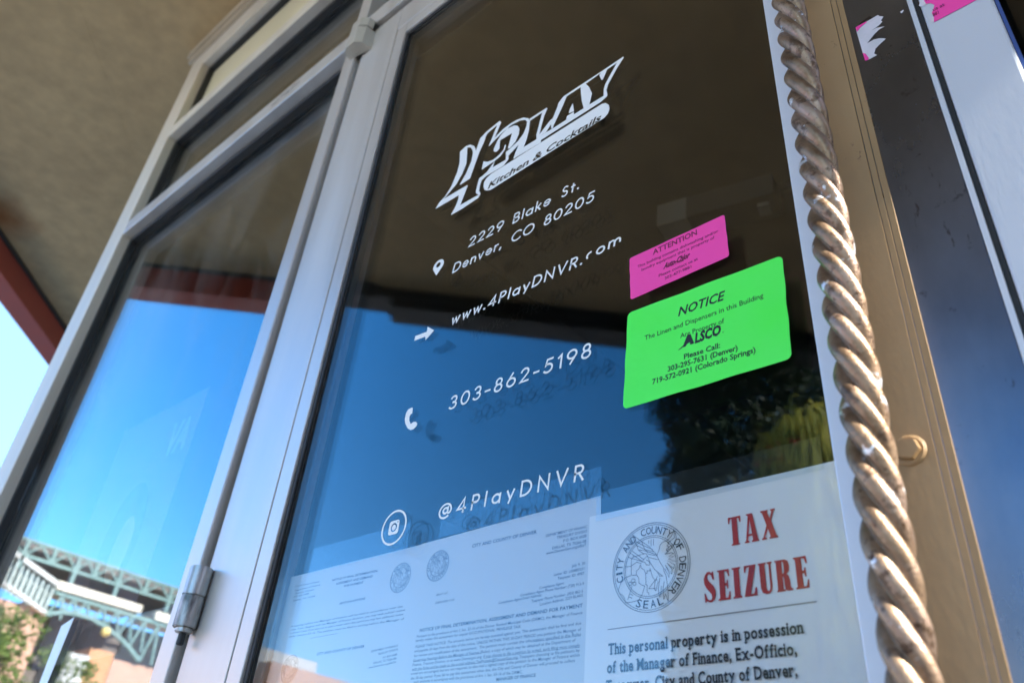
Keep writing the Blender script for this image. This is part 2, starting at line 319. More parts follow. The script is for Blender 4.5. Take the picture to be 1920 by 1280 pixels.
D = json.loads(r'''{"logo":[[[-677.31,780.57],[-670.8,789.88],[-660.78,795.65],[-650.72,809.87],[-643.55,832.26],[-641.49,850.21],[-644.65,875.14],[-633.9,879.71],[-629.95,876.78],[-628.31,861.26],[-626.21,838.96],[-631.67,821.81],[-640.87,807.11],[-658.86,793.77],[-663.21,791.67]],[[-677.31,780.57],[-663.21,791.67],[-616.6,791.41],[-615.84,789.44],[-625.12,758.42],[-591.95,758.02],[-589.36,763.09],[-587.58,757.67],[-590.37,752.02],[-617.62,748.94],[-641.58,748.84],[-634.61,761.12],[-631.23,772.57],[-631.49,780.51]],[[-633.9,879.71],[-623.91,876.43],[-615.69,868.53],[-611.66,860.18],[-610.36,854.47],[-604.96,876.65],[-593.86,883.0],[-589.88,878.29],[-592.83,875.37],[-595.64,862.57],[-602.42,846.11],[-613.28,802.06],[-632.09,800.79],[-633.14,802.49],[-623.98,817.09],[-616.42,837.56],[-615.7,853.1],[-617.77,861.74],[-622.93,870.01],[-629.58,874.38]],[[-593.86,883.0],[-569.21,888.74],[-565.56,883.21],[-570.32,869.81],[-574.7,857.43],[-569.92,860.64],[-560.18,865.28],[-545.87,867.47],[-534.29,866.6],[-522.55,862.63],[-513.39,854.55],[-509.72,847.7],[-509.76,837.55],[-514.3,849.34],[-519.04,855.37],[-527.99,860.55],[-543.93,862.89],[-555.21,860.25],[-566.38,855.83],[-574.73,851.84],[-583.7,846.63],[-584.38,848.35],[-580.29,860.39],[-573.39,882.58],[-589.88,878.29]],[[-573.47,830.45],[-573.33,835.06],[-568.3,847.54],[-563.29,854.54],[-552.36,860.7],[-539.13,858.27],[-532.15,852.79],[-528.0,843.91],[-528.09,833.8],[-532.46,822.05],[-541.5,814.99],[-545.67,816.95],[-545.59,819.97],[-541.18,844.29],[-562.83,844.68],[-562.23,827.8],[-566.22,824.96],[-570.03,826.34]],[[-590.66,821.22],[-583.2,815.26],[-572.56,812.05],[-561.37,814.87],[-554.14,820.18],[-552.32,829.05],[-550.27,827.38],[-551.05,818.17],[-557.96,810.38],[-568.41,807.89],[-591.42,805.51],[-592.14,807.49]],[[-510.01,847.9],[-509.87,828.33],[-512.28,813.13],[-516.42,799.59],[-499.02,800.48],[-487.12,800.7],[-486.24,789.74],[-533.09,788.89],[-530.23,800.8],[-526.08,811.39],[-542.83,801.71],[-547.78,810.67],[-542.08,813.83],[-528.06,819.88],[-519.24,828.55],[-515.49,839.97],[-514.96,849.02],[-519.04,855.37]],[[-594.54,791.16],[-588.75,791.71],[-580.45,794.92],[-568.31,807.06],[-570.32,796.94],[-547.15,796.65],[-548.58,812.72],[-542.08,813.83],[-542.49,801.19],[-541.97,794.1],[-550.22,786.92],[-580.81,786.86],[-589.08,783.65],[-590.56,775.59],[-591.05,764.81],[-588.27,759.53],[-589.59,756.65],[-596.38,763.53],[-597.45,767.83],[-596.14,781.9]],[[-461.6,847.4],[-453.56,854.75],[-448.14,850.7],[-452.61,838.47],[-466.26,809.43],[-468.4,802.99],[-470.47,804.86],[-471.99,817.19],[-478.3,814.03],[-483.11,808.31],[-490.28,807.19],[-472.42,823.27],[-469.75,822.45],[-463.08,839.93]],[[-510.79,851.92],[-481.18,852.78],[-480.31,850.1],[-484.78,838.49],[-488.06,820.8],[-490.28,807.19],[-483.18,809.1],[-478.99,814.51],[-474.62,817.52],[-469.93,815.76],[-478.85,803.89],[-491.97,803.53],[-495.06,805.62],[-495.78,809.41],[-488.92,848.47],[-509.92,846.89]],[[-425.87,851.8],[-418.01,853.09],[-412.38,842.25],[-406.91,825.58],[-410.5,806.41],[-413.38,802.3],[-419.01,806.39],[-422.75,822.59],[-424.63,837.71]],[[-453.56,854.75],[-425.42,856.15],[-391.99,857.65],[-390.97,855.59],[-417.72,852.25],[-425.48,851.66],[-448.14,850.7]],[[-391.99,857.65],[-388.95,857.73],[-384.42,854.72],[-390.38,840.59],[-392.4,839.41],[-394.74,845.85],[-396.5,852.81]],[[-389.56,857.75],[-360.32,859.75],[-359.72,857.39],[-369.61,844.86],[-382.29,824.44],[-384.82,815.16],[-383.11,805.72],[-383.64,802.73],[-389.02,807.21],[-388.95,819.79],[-387.09,827.39],[-379.6,839.78],[-370.08,855.29],[-384.65,854.29]],[[-526.69,799.85],[-518.55,800.54],[-494.66,800.85],[-495.06,805.62],[-491.97,803.53],[-469.06,803.14],[-446.56,804.13],[-445.66,810.65],[-434.64,810.99],[-434.13,805.71],[-419.01,806.39],[-410.52,806.86],[-389.02,807.21],[-383.4,802.56],[-393.54,798.8],[-447.6,795.99],[-517.77,792.55],[-533.37,791.44]],[[-437.06,829.35],[-434.44,811.89],[-442.94,813.95],[-441.43,821.15]],[[-583.48,768.43],[-583.6,776.63],[-579.32,782.22],[-571.8,785.09],[-391.54,794.12],[-385.63,791.67],[-380.85,784.56],[-379.56,776.46],[-381.72,769.52],[-387.39,765.8],[-568.4,753.69],[-575.86,756.63],[-580.72,760.94]]],"script":[-574.37,761.56,-388.71,770.48],"green":[[-352.87,463.27],[-197.32,459.0],[-200.72,356.58],[-357.82,359.21]],"pink":[[-351.07,530.47],[-245.91,532.22],[-244.77,481.24],[-349.71,477.92]],"gtext":[["NOTICE",-298.62,437.03,-251.57,436.08,9.2,1,0.25],["The Linen and Dispensers in this Building",-334.09,424.55,-217.74,423.09,4.9,0,0],["Are Property of",-297.25,412.5,-254.55,411.99,4.9,0,0],["ALSCO",-298.5,401.4,-256.04,399.6,12.5,2,0.12],["Please Call:",-294.47,389.41,-259.99,388.67,5,1,0],["303-295-7631 (Denver)",-310.9,382.51,-244.58,380.32,5.1,1,0],["719-572-0921 (Colorado Springs)",-326.78,374.88,-229.44,372.8,5.1,1,0]],"ptext":[["ATTENTION",-323.6,521.41,-274.84,522.6,6.2,1,0],["This building contains dishwashing and/or",-341.33,513.23,-253.15,514.28,3.4,0,0],["laundry equipment that is property of",-336.85,507.21,-257.51,508.59,3.4,0,0],["Auto-Chlor",-312.43,498.31,-282.38,499.32,6,2,0.35],["SYSTEM",-303.89,497.64,-290.39,497.69,1.8,0,0],["Please contact us at",-317.47,490.92,-275.61,491.69,3.4,0,0],["303-477-9881",-311.02,484.6,-282.68,485.77,3.4,0,0]],"paperL":[[-858.7,290.76],[-624.09,291.23]],"paperM":[[-626.49,291.08],[-396.49,294.78]],"paperS":[[-407.53,276.51],[-186.28,275.13]],"ltext":[["NOTICE OF FINAL DETERMINATION,",-772.44,273.04,-692.92,271.91,2.5,1,0],["ASSESSMENT AND DEMAND",-763.85,267.64,-699.83,266.92,2.5,1,0],["FOR PAYMENT",-747.76,262.66,-714.22,262.31,2.5,1,0],["City and County of Denver",-844.11,276.45,-796.43,275.38,2,0,0],["Department of Finance",-842.59,271.3,-793.84,271.36,2,0,0],["Treasury Division",-841.78,267.33,-804.13,267.15,2,0,0],["P.O. Box 66086",-841.5,263.44,-812.42,263.78,2,0,0],["Dallas, TX 75266",-840.97,258.96,-798.8,258.91,2,0,0],["PETITION OPTIONS",-749.32,243.47,-705.69,243.51,2.5,1,0],["A hearing before the Manager of Finance will be held in accordance with the",-833.66,228.17,-642.3,227.44,2.2,0,0],["rules. If you disagree with the Manager of Finance decision, you may seek judicial review",-832.84,224.28,-637.59,223.35,2.2,0,0],["in District Court. If you elect not to seek a review within that period you may have additional review",-832.28,220.45,-639.42,219.21,2.2,0,0],["under Section 53-16. The petition must be filed in writing before the Manager of",-832.66,216.59,-637.35,214.39,2.2,0,0],["CITY AND COUNTY OF DENVER",-772.47,191.78,-692.52,192.61,2.8,1,0],["DEPARTMENT OF FINANCE",-680.6,186.59,-640.43,188.53,2.2,0,0],["TREASURY DIVISION",-668.98,182.88,-639.57,185.0,2.2,0,0],["P.O. BOX 66086",-660.3,178.77,-639.33,180.26,2.2,0,0],["DALLAS, TX 75266-086",-673.5,174.87,-639.33,176.5,2.2,0,0],["www.DenverGov.org/eBizTax",-680.07,170.86,-638.89,173.19,2.2,0,0]],"mtext":[["CITY AND COUNTY OF DENVER",-550.9,273.57,-468.34,273.0,3.3,1,0],["DEPARTMENT OF FINANC",-457.21,267.23,-410.49,267.11,2.6,0,0],["TREASURY DIVISIO",-444.18,263.08,-410.34,263.06,2.6,0,0],["P.O. BOX 6608",-436.52,258.79,-410.99,258.85,2.6,0,0],["DALLAS, TX 75266-08",-448.58,254.22,-411.07,254.12,2.6,0,0],["www.DenverGov.org/eBizT",-455.49,250.43,-410.94,250.72,2.6,0,0],["July 9, 20",-425.74,234.28,-411.37,234.63,2.4,0,0],["Letter ID: L00885031",-445.17,229.53,-412.11,229.96,2.4,0,0],["Taxpayer ID: 4987",-440.73,225.56,-411.95,225.93,2.4,0,0],["Compliance Agent:",-460.96,219.97,-433.14,220.63,2.4,0,0],["Compliance Agent Phone Number: (720) 913-9",-482.82,216.63,-411.98,217.05,2.4,0,0],["Compliance Agent Email Address:",-508.55,213.14,-457.62,213.69,2.4,0,0],["Taxpayer Phone Number: (303) 862-5",-469.06,209.51,-412.64,210.8,2.4,0,0],["Location Address: 2229 BLAKE",-459.06,205.52,-412.49,207.32,2.4,0,0],["4PLAY LLC",-593.19,231.64,-576.76,232.11,2.2,0,0],["DENVER CO",-592.55,223.86,-566.82,223.91,2.2,0,0],["NOTICE OF FINAL DETERMINATION, ASSESSMENT AND DEMAND FOR PAYMENT",-610.03,199.15,-412.51,198.5,3,1,0],["Pursuant to the provisions of Art. I, Sec. 53-16 of the Denver Revised Municipal Code (DRMC), the Manager of Finance",-612.79,193.88,-412.53,192.86,2.5,0,0],["hereby makes this assessment for unpaid OCCUPATIONAL PRIVILEGE TAX.",-613.73,190.09,-478.86,188.98,2.5,0,0],["PLEASE TAKE NOTICE: The amounts below are hereby assessed against you. This assessment shall be final and due",-612.46,184.24,-413.45,184.44,2.5,0,0],["and payable 30 days from the date of this notice, UNLESS WITHIN THIS 30-DAY PERIOD you petition the Manager of",-613.34,180.27,-413.23,179.4,2.5,0,0],["for review and modification of the assessment.  The petition must contain the information specified in the Rules",-612.89,175.85,-413.32,175.63,2.5,0,0],["Governing Hearings Before the Manager of Finance (Rules), a copy of which may be obtained at the Department of",-613.19,171.63,-418.61,171.31,2.5,0,0],["Finance, Treasury Division, or at www.Denvergov.org. If you choose to file a petition by e-mail, such filing must comply",-613.18,167.65,-413.95,166.92,2.5,0,0],["with the Rules and be made to the e-mail address TaxProtest@DenverGov.org. Taxpayers choosing to file petitions by",-613.17,163.68,-414.03,162.93,2.5,0,0],["e-mail are encouraged, but are not required, to also mail a signed copy of the petition to the Manager of Finance within",-613.51,159.77,-413.86,159.33,2.5,0,0],["the 30-day period. If you fail to pay this assessment when due, the City and County of Denver will proceed to collect",-613.07,155.48,-418.46,155.39,2.5,0,0],["such amounts in accordance with the provisions of Art. I, Sec. 53-16 of the DRMC.",-607.98,152.02,-473.63,150.84,2.5,0,0],["MANAGER OF FINANCE",-502.9,146.71,-458.95,147.08,2.6,1,0]],"mrules":[[-466.27,175.6],[-413.31,175.33],[-613.16,171.52],[-524.06,171.34],[-520.41,166.96],[-413.93,166.53],[-613.09,163.34],[-479.07,163.2]],"stext":[["This personal property is in possession",-384.91,157.64,-225.7,157.47,0,3,0],["of the Manager of Finance, Ex-Officio,",-385.58,144.06,-231.59,144.08,0,3,0],["Treasurer, City and County of Denver,",-386.11,130.35,-232.79,130.71,0,3,0]],"stcap":[[-384.91,157.64],[-385.3,165.54],[-271.4,143.94],[-270.9,152.06]],"tax":[[-273.98,226.2],[-237.16,226.77],[-275.53,248.49],[-236.71,248.98],[-248.98,248.99]],"seizure":[[-298.07,186.8],[-218.3,187.31],[-297.91,209.71],[-216.94,209.36]],"srule":[[-385.68,176.98],[-214.15,177.03]],"sealc":[-345.33,222.06,36.08],"sealart":[[[-0.462,0.808],[-0.22,0.609],[-0.032,0.464],[0.151,0.259],[0.268,0.024]],[[-0.462,0.808],[-0.424,0.664],[-0.349,0.529],[-0.307,0.419],[-0.191,0.326],[-0.097,0.301],[-0.056,0.212],[-0.006,0.095],[0.044,0.015],[0.104,-0.084],[0.203,-0.17],[0.321,-0.275]],[[-0.413,0.662],[-0.179,0.508],[0.071,0.373]],[[-0.349,0.538],[-0.138,0.409],[0.111,0.311]],[[-0.296,0.427],[-0.096,0.365],[0.151,0.241]],[[-0.22,0.609],[-0.158,0.449],[-0.055,0.303]],[[-0.055,0.285],[0.191,0.207]],[[-0.036,0.208],[0.21,0.114]],[[0.268,0.024],[0.327,-0.065],[0.354,-0.175],[0.401,-0.287],[0.425,-0.481],[0.439,-0.67],[0.438,-0.83]],[[0.623,0.732],[0.601,0.662],[0.548,0.581],[0.444,0.508],[0.321,0.494],[0.258,0.431],[0.224,0.31],[0.171,0.21]],[[0.623,0.732],[0.67,0.631],[0.676,0.52],[0.653,0.434],[0.601,0.371],[0.519,0.313],[0.417,0.277]],[[0.623,0.732],[0.637,0.546],[0.483,0.464]],[[0.686,0.518],[0.622,0.403],[0.48,0.356]],[[0.424,0.512],[0.482,0.428],[0.441,0.399],[0.49,0.346],[0.418,0.313],[0.457,0.252],[0.395,0.227]],[[0.653,0.416],[0.559,0.324],[0.457,0.252],[0.375,0.212]],[[0.395,0.209],[0.556,0.217],[0.605,0.191],[0.473,0.142],[0.633,0.133],[0.472,0.089],[0.658,0.005],[0.451,0.048],[0.616,-0.058],[0.594,-0.142],[0.429,0.007],[0.554,-0.154],[0.54,-0.256],[0.388,-0.04],[0.482,-0.23],[0.469,-0.315],[0.366,-0.107]],[[0.181,-0.254],[0.119,-0.35],[0.095,-0.52],[0.135,-0.56],[0.199,-0.361]],[[0.241,-0.298],[0.195,-0.534],[0.221,-0.709],[0.251,-0.696],[0.276,-0.477]],[[0.328,-0.774],[0.314,-0.551],[0.349,-0.383]],[[0.328,-0.774],[0.37,-0.661],[0.434,-0.822]],[[0.183,-0.167],[0.242,-0.263],[0.302,-0.255]],[[-0.056,0.248],[-0.14,0.208],[-0.224,0.139],[-0.141,0.117],[-0.1,0.047],[-0.007,0.032],[-0.027,0.116],[-0.099,0.164]],[[-0.5,-0.125],[-0.352,-0.147],[-0.3,-0.218],[-0.301,-0.324],[-0.229,-0.387],[-0.147,-0.417],[-0.21,-0.582],[-0.304,-0.708],[-0.5,-0.726],[-0.657,-0.723],[-0.678,-0.624],[-0.732,-0.538],[-0.817,-0.5],[-0.85,-0.406],[-0.776,-0.255],[-0.67,-0.163],[-0.5,-0.125]],[[-0.479,-0.369],[-0.594,-0.662]],[[-0.531,-0.539],[-0.458,-0.584]],[[-0.563,-0.605],[-0.479,-0.642]],[[-0.5,-0.116],[-0.5,0.23],[-0.435,0.311]],[[-0.373,-0.135],[-0.362,-0.047],[-0.288,-0.004],[-0.267,0.065],[-0.25,0.066],[-0.236,-0.003],[-0.164,-0.051],[-0.123,-0.137],[-0.116,-0.386]],[[-0.113,-0.139],[-0.082,-0.144],[-0.081,-0.09],[-0.009,-0.102],[-0.008,-0.048]],[[-0.126,-0.385],[-0.086,-0.408],[-0.088,-0.564],[-0.047,-0.579],[-0.048,-0.63]],[[-0.671,0.092],[-0.521,0.078],[-0.351,0.151],[-0.225,0.094]],[[-0.543,0.404],[-0.224,0.158]],[[-0.586,0.3],[-0.224,0.148]],[[-0.478,0.43],[-0.161,0.175]],[[-0.467,0.28],[-0.16,0.311]],[[-0.03,0.602],[-0.031,0.519]],[[0.033,0.61],[0.031,0.453]],[[0.096,0.608],[0.093,0.461]],[[-0.046,-0.492],[0.037,-0.408],[0.14,-0.318],[0.179,-0.341]],[[-0.046,-0.492],[0.136,-0.509]],[[-0.008,-0.048],[0.06,-0.253],[0.119,-0.332]],[[-0.395,-0.266],[-0.407,-0.234],[-0.447,-0.214],[-0.487,-0.222],[-0.5,-0.251],[-0.487,-0.283],[-0.447,-0.303],[-0.407,-0.294],[-0.395,-0.266]],[[-0.485,-0.319],[-0.5,-0.288],[-0.531,-0.273],[-0.563,-0.279],[-0.578,-0.306],[-0.563,-0.336],[-0.531,-0.351],[-0.5,-0.345],[-0.485,-0.319]],[[-0.37,-0.335],[-0.384,-0.305],[-0.416,-0.29],[-0.447,-0.296],[-0.462,-0.322],[-0.447,-0.353],[-0.416,-0.368],[-0.385,-0.361],[-0.37,-0.335]]],"seals":[[-653.4,259.5,15.7],[-817.0,181.4,15.0],[-596.9,262.9,15.7]],"torn1":[[-98.14,677.1],[-89.08,677.26],[-77.96,677.86],[-76.82,674.69],[-73.93,672.06],[-77.03,668.53],[-75.74,666.38],[-79.04,664.04],[-86.08,661.93],[-81.83,662.34],[-75.05,658.4],[-80.43,658.33],[-85.06,655.49],[-92.42,648.82],[-86.52,649.22],[-81.89,647.27],[-77.01,642.37],[-82.37,639.58],[-86.95,636.75],[-89.1,631.23],[-86.99,627.75],[-95.06,627.54],[-97.4,628.4],[-97.76,639.1],[-98.3,670.57]],"torn1pinks":[[[-98.29,677.23],[-89.04,677.51],[-87.77,676.37],[-94.4,673.49],[-97.92,670.23]],[[-97.72,639.34],[-95.65,636.67],[-93.9,628.57],[-95.1,627.31],[-97.44,628.17]]],"torn1b":[[-60.52,666.77],[-57.45,666.74],[-58.55,664.26],[-60.35,664.11]],"torn2":[[-39.93,667.04],[-40.73,662.92],[-39.97,658.06],[-36.8,656.46],[-34.67,651.72],[-36.23,647.74],[-38.35,643.62],[-38.15,638.09],[-40.45,634.19],[-38.74,631.33],[-3.12,631.94]],"torn2white":[[-42.12,669.12],[-39.8,666.91],[-40.73,662.92],[-39.97,658.06],[-43.94,657.64],[-45.58,660.55]],"torn2white2":[[-39.36,638.52],[-37.92,638.14],[-38.94,631.51],[-41.09,634.77]],"torn2text":[["rt",-39.4,660.97,-37.09,660.86,4.2,0,0],["us at",-36.91,644.32,-27.9,644.03,4.2,0,0],["881",-38.15,638.09,-33.64,637.97,4.2,0,0]],"poster":[[-1333.71,732.15],[-1316.65,557.63],[-1620.61,717.1]],"pVA":[[-1366.15,671.78],[-1337.38,610.35],[-1416.05,605.7],[-1425.73,674.93]],"strip":[[-1597.73,321.27],[-1543.51,329.3],[-1560.0,222.51],[-1598.1,225.08]],"note":[[-1338.52,310.89],[-1180.26,308.17],[-1337.72,244.89],[-1181.94,236.23]],"phone":[[-653.21,452.28],[-651.43,451.42],[-650.31,443.64],[-653.19,443.27],[-654.5,440.28],[-653.82,435.47],[-650.19,429.84],[-645.61,431.23],[-641.52,430.34],[-638.14,426.34],[-639.1,423.61],[-643.38,421.1],[-648.32,421.46],[-653.99,424.89],[-659.71,432.61],[-662.29,439.51],[-662.06,447.19],[-659.08,451.74]]}''')
Vx, Vz = Vector((1, 0, 0)), Vector((0, 0, 1))

# ------------------------------------------------------------------ ground and street
def sheet(name, x0, x1, y0, y1, z, mt):
    return tag(raw(name, [(x0, y0, z), (x1, y0, z), (x1, y1, z), (x0, y1, z)], [(0, 1, 2, 3)], mt), kind='structure')
sheet('ground', -900, 900, -900, 900, -.16, M_field)
tag(boxes('pavement', [(-9.5, 14, -13.5, 8, -.14, 0)], M_concrete), kind='structure')
tag(boxes('added_dark_paving', [(-1.25, 2.4, -4.6, -.03, .0005, .006)], noise_mat('bounce_cut_paving', (.09, .085, .08), (.14, .13, .12), 5, 7, (.7, .85))), kind='structure')  # dark slab added out of view to cut light bounced onto the soffit
sheet('road', -34, -9.65, -160, 60, -.15, M_asphalt)
sheet('cross_road', -160, 120, -24, -13.65, -.146, M_concrete)
tag(boxes('kerb', [(-9.65, -9.502, -13.65, 8, -.15, -.003), (-9.5, 14, -13.65, -13.502, -.15, -.003)], M_kerb, None, .01), kind='structure')
tag(boxes('road_marking', [(-22.1, -21.98, -150, -24, -.1455, -.1450)], M_line), kind='structure')

# ------------------------------------------------------------------ the building over the entrance
SOF = 3.15
bld = empty('corner_building', (0, 3, 0), 'brown stucco building with a deep overhanging soffit above the glass entrance', 'building')
plan = [(-9.99, 6.0), (2.15, -6.14), (2.15, 6.0)]
prism('soffit', plan, SOF, SOF + .4, M_soffit, bld)
# joint ridge across the soffit
bm = bmesh.new()
for a, b in (((-2.36, -.40), (-2.545, -.236)), ((-2.545, -.236), (-2.683, -.095)), ((-2.683, -.095), (-2.835, .027)), ((-2.835, .027), (-3.6, .73)), ((-2.36, -.40), (-1.2, -1.45))): bar(bm, (*a, SOF - .0002), (*b, SOF - .0002), .02, .0008)
from_bm('joint_ridge', bm, M_soffit, bld)
dl = Vector((-1, 1, 0)).normalized(); dn = Vector((-1, -1, 0)).normalized()       # along / outward of the 45 degree eave
E0 = Vector((-3.49, -.50, 0))                                                     # where red flashing gives way to black gutter
def eave(name, s0, s1, t0, t1, z0, z1, mt):
    bm = bmesh.new(); P = []
    for s, t in ((s0, t0), (s1, t0), (s1, t1), (s0, t1)):
        q = E0 + dl * s + dn * t; P.append((q.x, q.y))
    V = [bm.verts.new((x, y, z)) for z in (z0, z1) for x, y in P]
    for f in ((3, 2, 1, 0), (4, 5, 6, 7), (0, 1, 5, 4), (1, 2, 6, 5), (2, 3, 7, 6), (3, 0, 4, 7)): bm.faces.new([V[i] for i in f])
    return from_bm(name, bm, mt, bld)
E0 = Vector((-3.0, -.99, 0))
eave('red_fascia', .0, 9.2, .0, .12, SOF - .135, SOF + .42, M_beam)
eave('shadow_gap_strip', .0, 9.2, -.022, -.001, SOF - .014, SOF - .001, M_shadow_gap)  # shade of the gap between soffit and fascia, painted as a dark strip
eave('black_gutter', -7.0, -.003, .0, .14, SOF - .055, SOF + .42, M_black)
eave('gutter_bracket', -.42, -.22, -.02, -.002, SOF - .085, SOF - .001, M_black)
eave('gutter_drop', -7.0, -.48, .02, .16, SOF - .10, SOF - .056, M_black)
prism('roof_edge', [(2.152, -6.2), (2.25, -6.2), (2.25, 6.0), (2.152, 6.0)], SOF - .1, SOF + .42, M_beam, bld)
boxes('upper_wall', [(-2.1, 2.1, .3, 6.0, SOF + .4, SOF + 3.6)], M_soffit, bld)
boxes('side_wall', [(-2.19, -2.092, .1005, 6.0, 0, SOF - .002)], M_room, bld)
boxes('end_wall', [(2.0505, 2.14, .1005, 6.0, 0, SOF - .002)], M_soffit, bld)
boxes('light_blocker_wall', [(2.55, 2.75, -4.6, -.2, -.1, 2.8)], M_soffit, bld)  # added wall out of view, blocks sky light and sunlit ground bounce
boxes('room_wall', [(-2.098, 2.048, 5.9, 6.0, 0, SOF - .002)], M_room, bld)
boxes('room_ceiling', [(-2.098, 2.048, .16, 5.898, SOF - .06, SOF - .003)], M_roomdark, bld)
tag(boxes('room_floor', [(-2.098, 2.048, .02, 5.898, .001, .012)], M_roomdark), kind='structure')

# lamp and a duct seen dimly through the door glass
cl = empty('ceiling_lamp', (-1.1, 1.6, 3.08), 'grey emergency lamp box hanging inside behind the door glass', 'lamp')
M_lampgrey = mat('grey_lamp_cover', (.10, .105, .095), .6)
bm = bmesh.new(); bar(bm, (-1.20, 1.55, 2.945), (-.80, 1.62, 2.925), .13, .10); from_bm('housing', bm, mat('lamp_housing', (.010, .011, .011), .6), cl)
bm = bmesh.new(); bar(bm, (-1.235, 1.545, 2.945), (-1.12, 1.565, 2.939), .134, .104); from_bm('diffuser', bm, M_lampgrey, cl)
bm = bmesh.new(); bar(bm, (-.868, 1.6, 2.885), (-.828, 1.61, 2.883), .05, .05); from_bm('test_button', bm, M_lampgrey, cl)
bm = bmesh.new()
for k in range(12):
    a = k / 11; b = (k + 1) / 11
    f = lambda t: (-.80 + .55 * t, 1.64 + .2 * t, 2.96 + .12 * math.sin(t * 1.5))
    bar(bm, f(a), f(b), .03, .03)
tag(from_bm('ceiling_cable', bm, M_gasket), 'black cable running along the ceiling inside from the lamp box', 'cable')

# ------------------------------------------------------------------ storefront: sidelight window
Zr = lambda z: z + H
ZT = SOF - .055
win = empty('sidelight_window', (-1.6, .02, 0), 'tall aluminium framed fixed window left of the door, three panes high', 'window')
yF, yB = -.012, .10
XL0, XL1, XP0, XP1 = -2.195, -2.088, -1.0567, -1.0175
GY = .030
boxes('jamb', [(XL0, XL1, yF, yB, 0, ZT)], M_alu2, win, .002)
boxes('mullion', [(XP0, XP1, yF - .004, yB, 0, ZT)], M_alu, win, .002)
boxes('head', [(XL1 + .001, XP0 - .001, yF, yB, ZT - .105, ZT)], M_alu2, win, .002)
boxes('transom_bar', [(XL1 + .001, XP0 - .001, yF, yB, Zr(1.462), Zr(1.512))], M_alu, win, .002)
boxes('transom_bar', [(XL1 + .001, XP0 - .001, yF, yB, Zr(1.872), Zr(1.922))], M_alu2, win, .002)
boxes('sill', [(XL1 + .001, XP0 - .001, yF, yB, .02, .13)], M_alu2, win, .002)
boxes('ceiling_trim', [(XL0 - .02, XP1, yF - .012, yF - .0005, ZT - .018, SOF - .004), (XL0 - .03, XP1, yF - .02, yF - .0125, ZT + .012, SOF - .004)], noise_mat('beige_trim', (.40, .33, .23), (.48, .40, .29), 9, 6, (.5, .65)), win)
def pane_frame(name, x0, x1, z0, z1, parent):
    e = .004; g = .014
    ya, yb = .0125, GY - .0005
    boxes(name, [(x0 + e, x0 + e + g, ya, yb, z0 + e, z1 - e), (x1 - e - g, x1 - e, ya, yb, z0 + e, z1 - e), (x0 + e + g + .0003, x1 - e - g - .0003, ya, yb, z1 - e - g, z1 - e), (x0 + e + g + .0003, x1 - e - g - .0003, ya, yb, z0 + e, z0 + e + g)], M_gasket, parent)
def stop_fill(x0, x1, z0, z1):
    boxes('glazing_stop', [(x0, x0 + .0035, .0, .075, z0, z1), (x1 - .0035, x1, .0, .075, z0, z1), (x0 + .0038, x1 - .0038, .0, .075, z1 - .0035, z1), (x0 + .0038, x1 - .0038, .0, .075, z0, z0 + .0035)], M_gasket, win)
def pane(name, x0, x1, z0, z1, y0, y1, mt, parent):
    return boxes(name, [(x0, x1, y0, y1, z0, z1)], mt, parent)
cells = [(.13, Zr(1.462)), (Zr(1.512), Zr(1.872)), (Zr(1.922), ZT - .105)]
for i, (z0, z1) in enumerate(cells):
    xa, xb = XL1 + .0005, XP0 - .0005
    pane_frame('gasket', xa, xb, z0, z1, win)
    if i < 2:
        pane('glass_pane', xa + .005, xb - .005, z0 + .005, z1 - .005, GY, GY + .005, M_glass_side, win)
        pane('glass_pane', xa + .005, xb - .005, z0 + .005, z1 - .005, GY + .013, GY + .018, M_glass_side, win)
        boxes('spacer', [(xa + .006, xa + .020, GY + .0055, GY + .0125, z0 + .006, z1 - .006), (xb - .020, xb - .006, GY + .0055, GY + .0125, z0 + .006, z1 - .006), (xa + .0203, xb - .0203, GY + .0055, GY + .0125, z1 - .020, z1 - .006)], M_gasket, win)
    else:
        boxes('cream_panel', [(xa + .005, xb - .005, GY, GY + .02, z0 + .005, z1 - .005)], M_cream, win)
bm = bmesh.new()                                                  # worn scratches with dark marks on the lower transom bar
for k in range(9):
    x = -1.36 + k * .012 + random.uniform(-.004, .004); z = Zr(1.493) + random.uniform(-.006, .006)
    bar(bm, (x, yF - .0002, z), (x + random.uniform(.006, .016), yF - .0002, z + random.uniform(-.001, .004)), .0004, random.uniform(.001, .0025))
from_bm('scuff_mark', bm, M_ink, win)

# ------------------------------------------------------------------ entrance frame round the door
fr = empty('door_frame', (-.5, .02, 0), 'pale aluminium frame with header and right jamb round the glass door', 'door frame')
boxes('header', [(XP1 + .0005, -.0465, yF - .004, yB, Zr(1.463), Zr(1.513))], M_alu, fr, .002)
boxes('jamb', [(-.0450, .0045, -.0085, yB, 0, ZT)], M_jamb, fr, .0025)
boxes('jamb_edge', [(.005, .0075, -.003, .0, 0, ZT)], mat('blue_edge_strip', (.06, .12, .36), .3), fr)
boxes('head', [(XP1 + .0005, -.0465, yF, yB, ZT - .105, ZT)], M_alu2, fr, .002)
pane('glass_pane', XP1 + .004, -.05, Zr(1.515), ZT - .108, GY, GY + .005, M_glass, fr)
sw = empty('right_window', (1.0, .02, 0), 'dark glass window bay right of the door jamb', 'window')
pane('glass_pane', .012, 2.04, .13, ZT - .105, .004, .010, M_glass, sw)
boxes('frame', [(.009, 2.05, .0, yB, .02, .128), (.009, 2.05, .0, yB, ZT - .104, ZT), (2.0, 2.05, .0, yB, .129, ZT - .1045)], M_alu2, sw, .002)

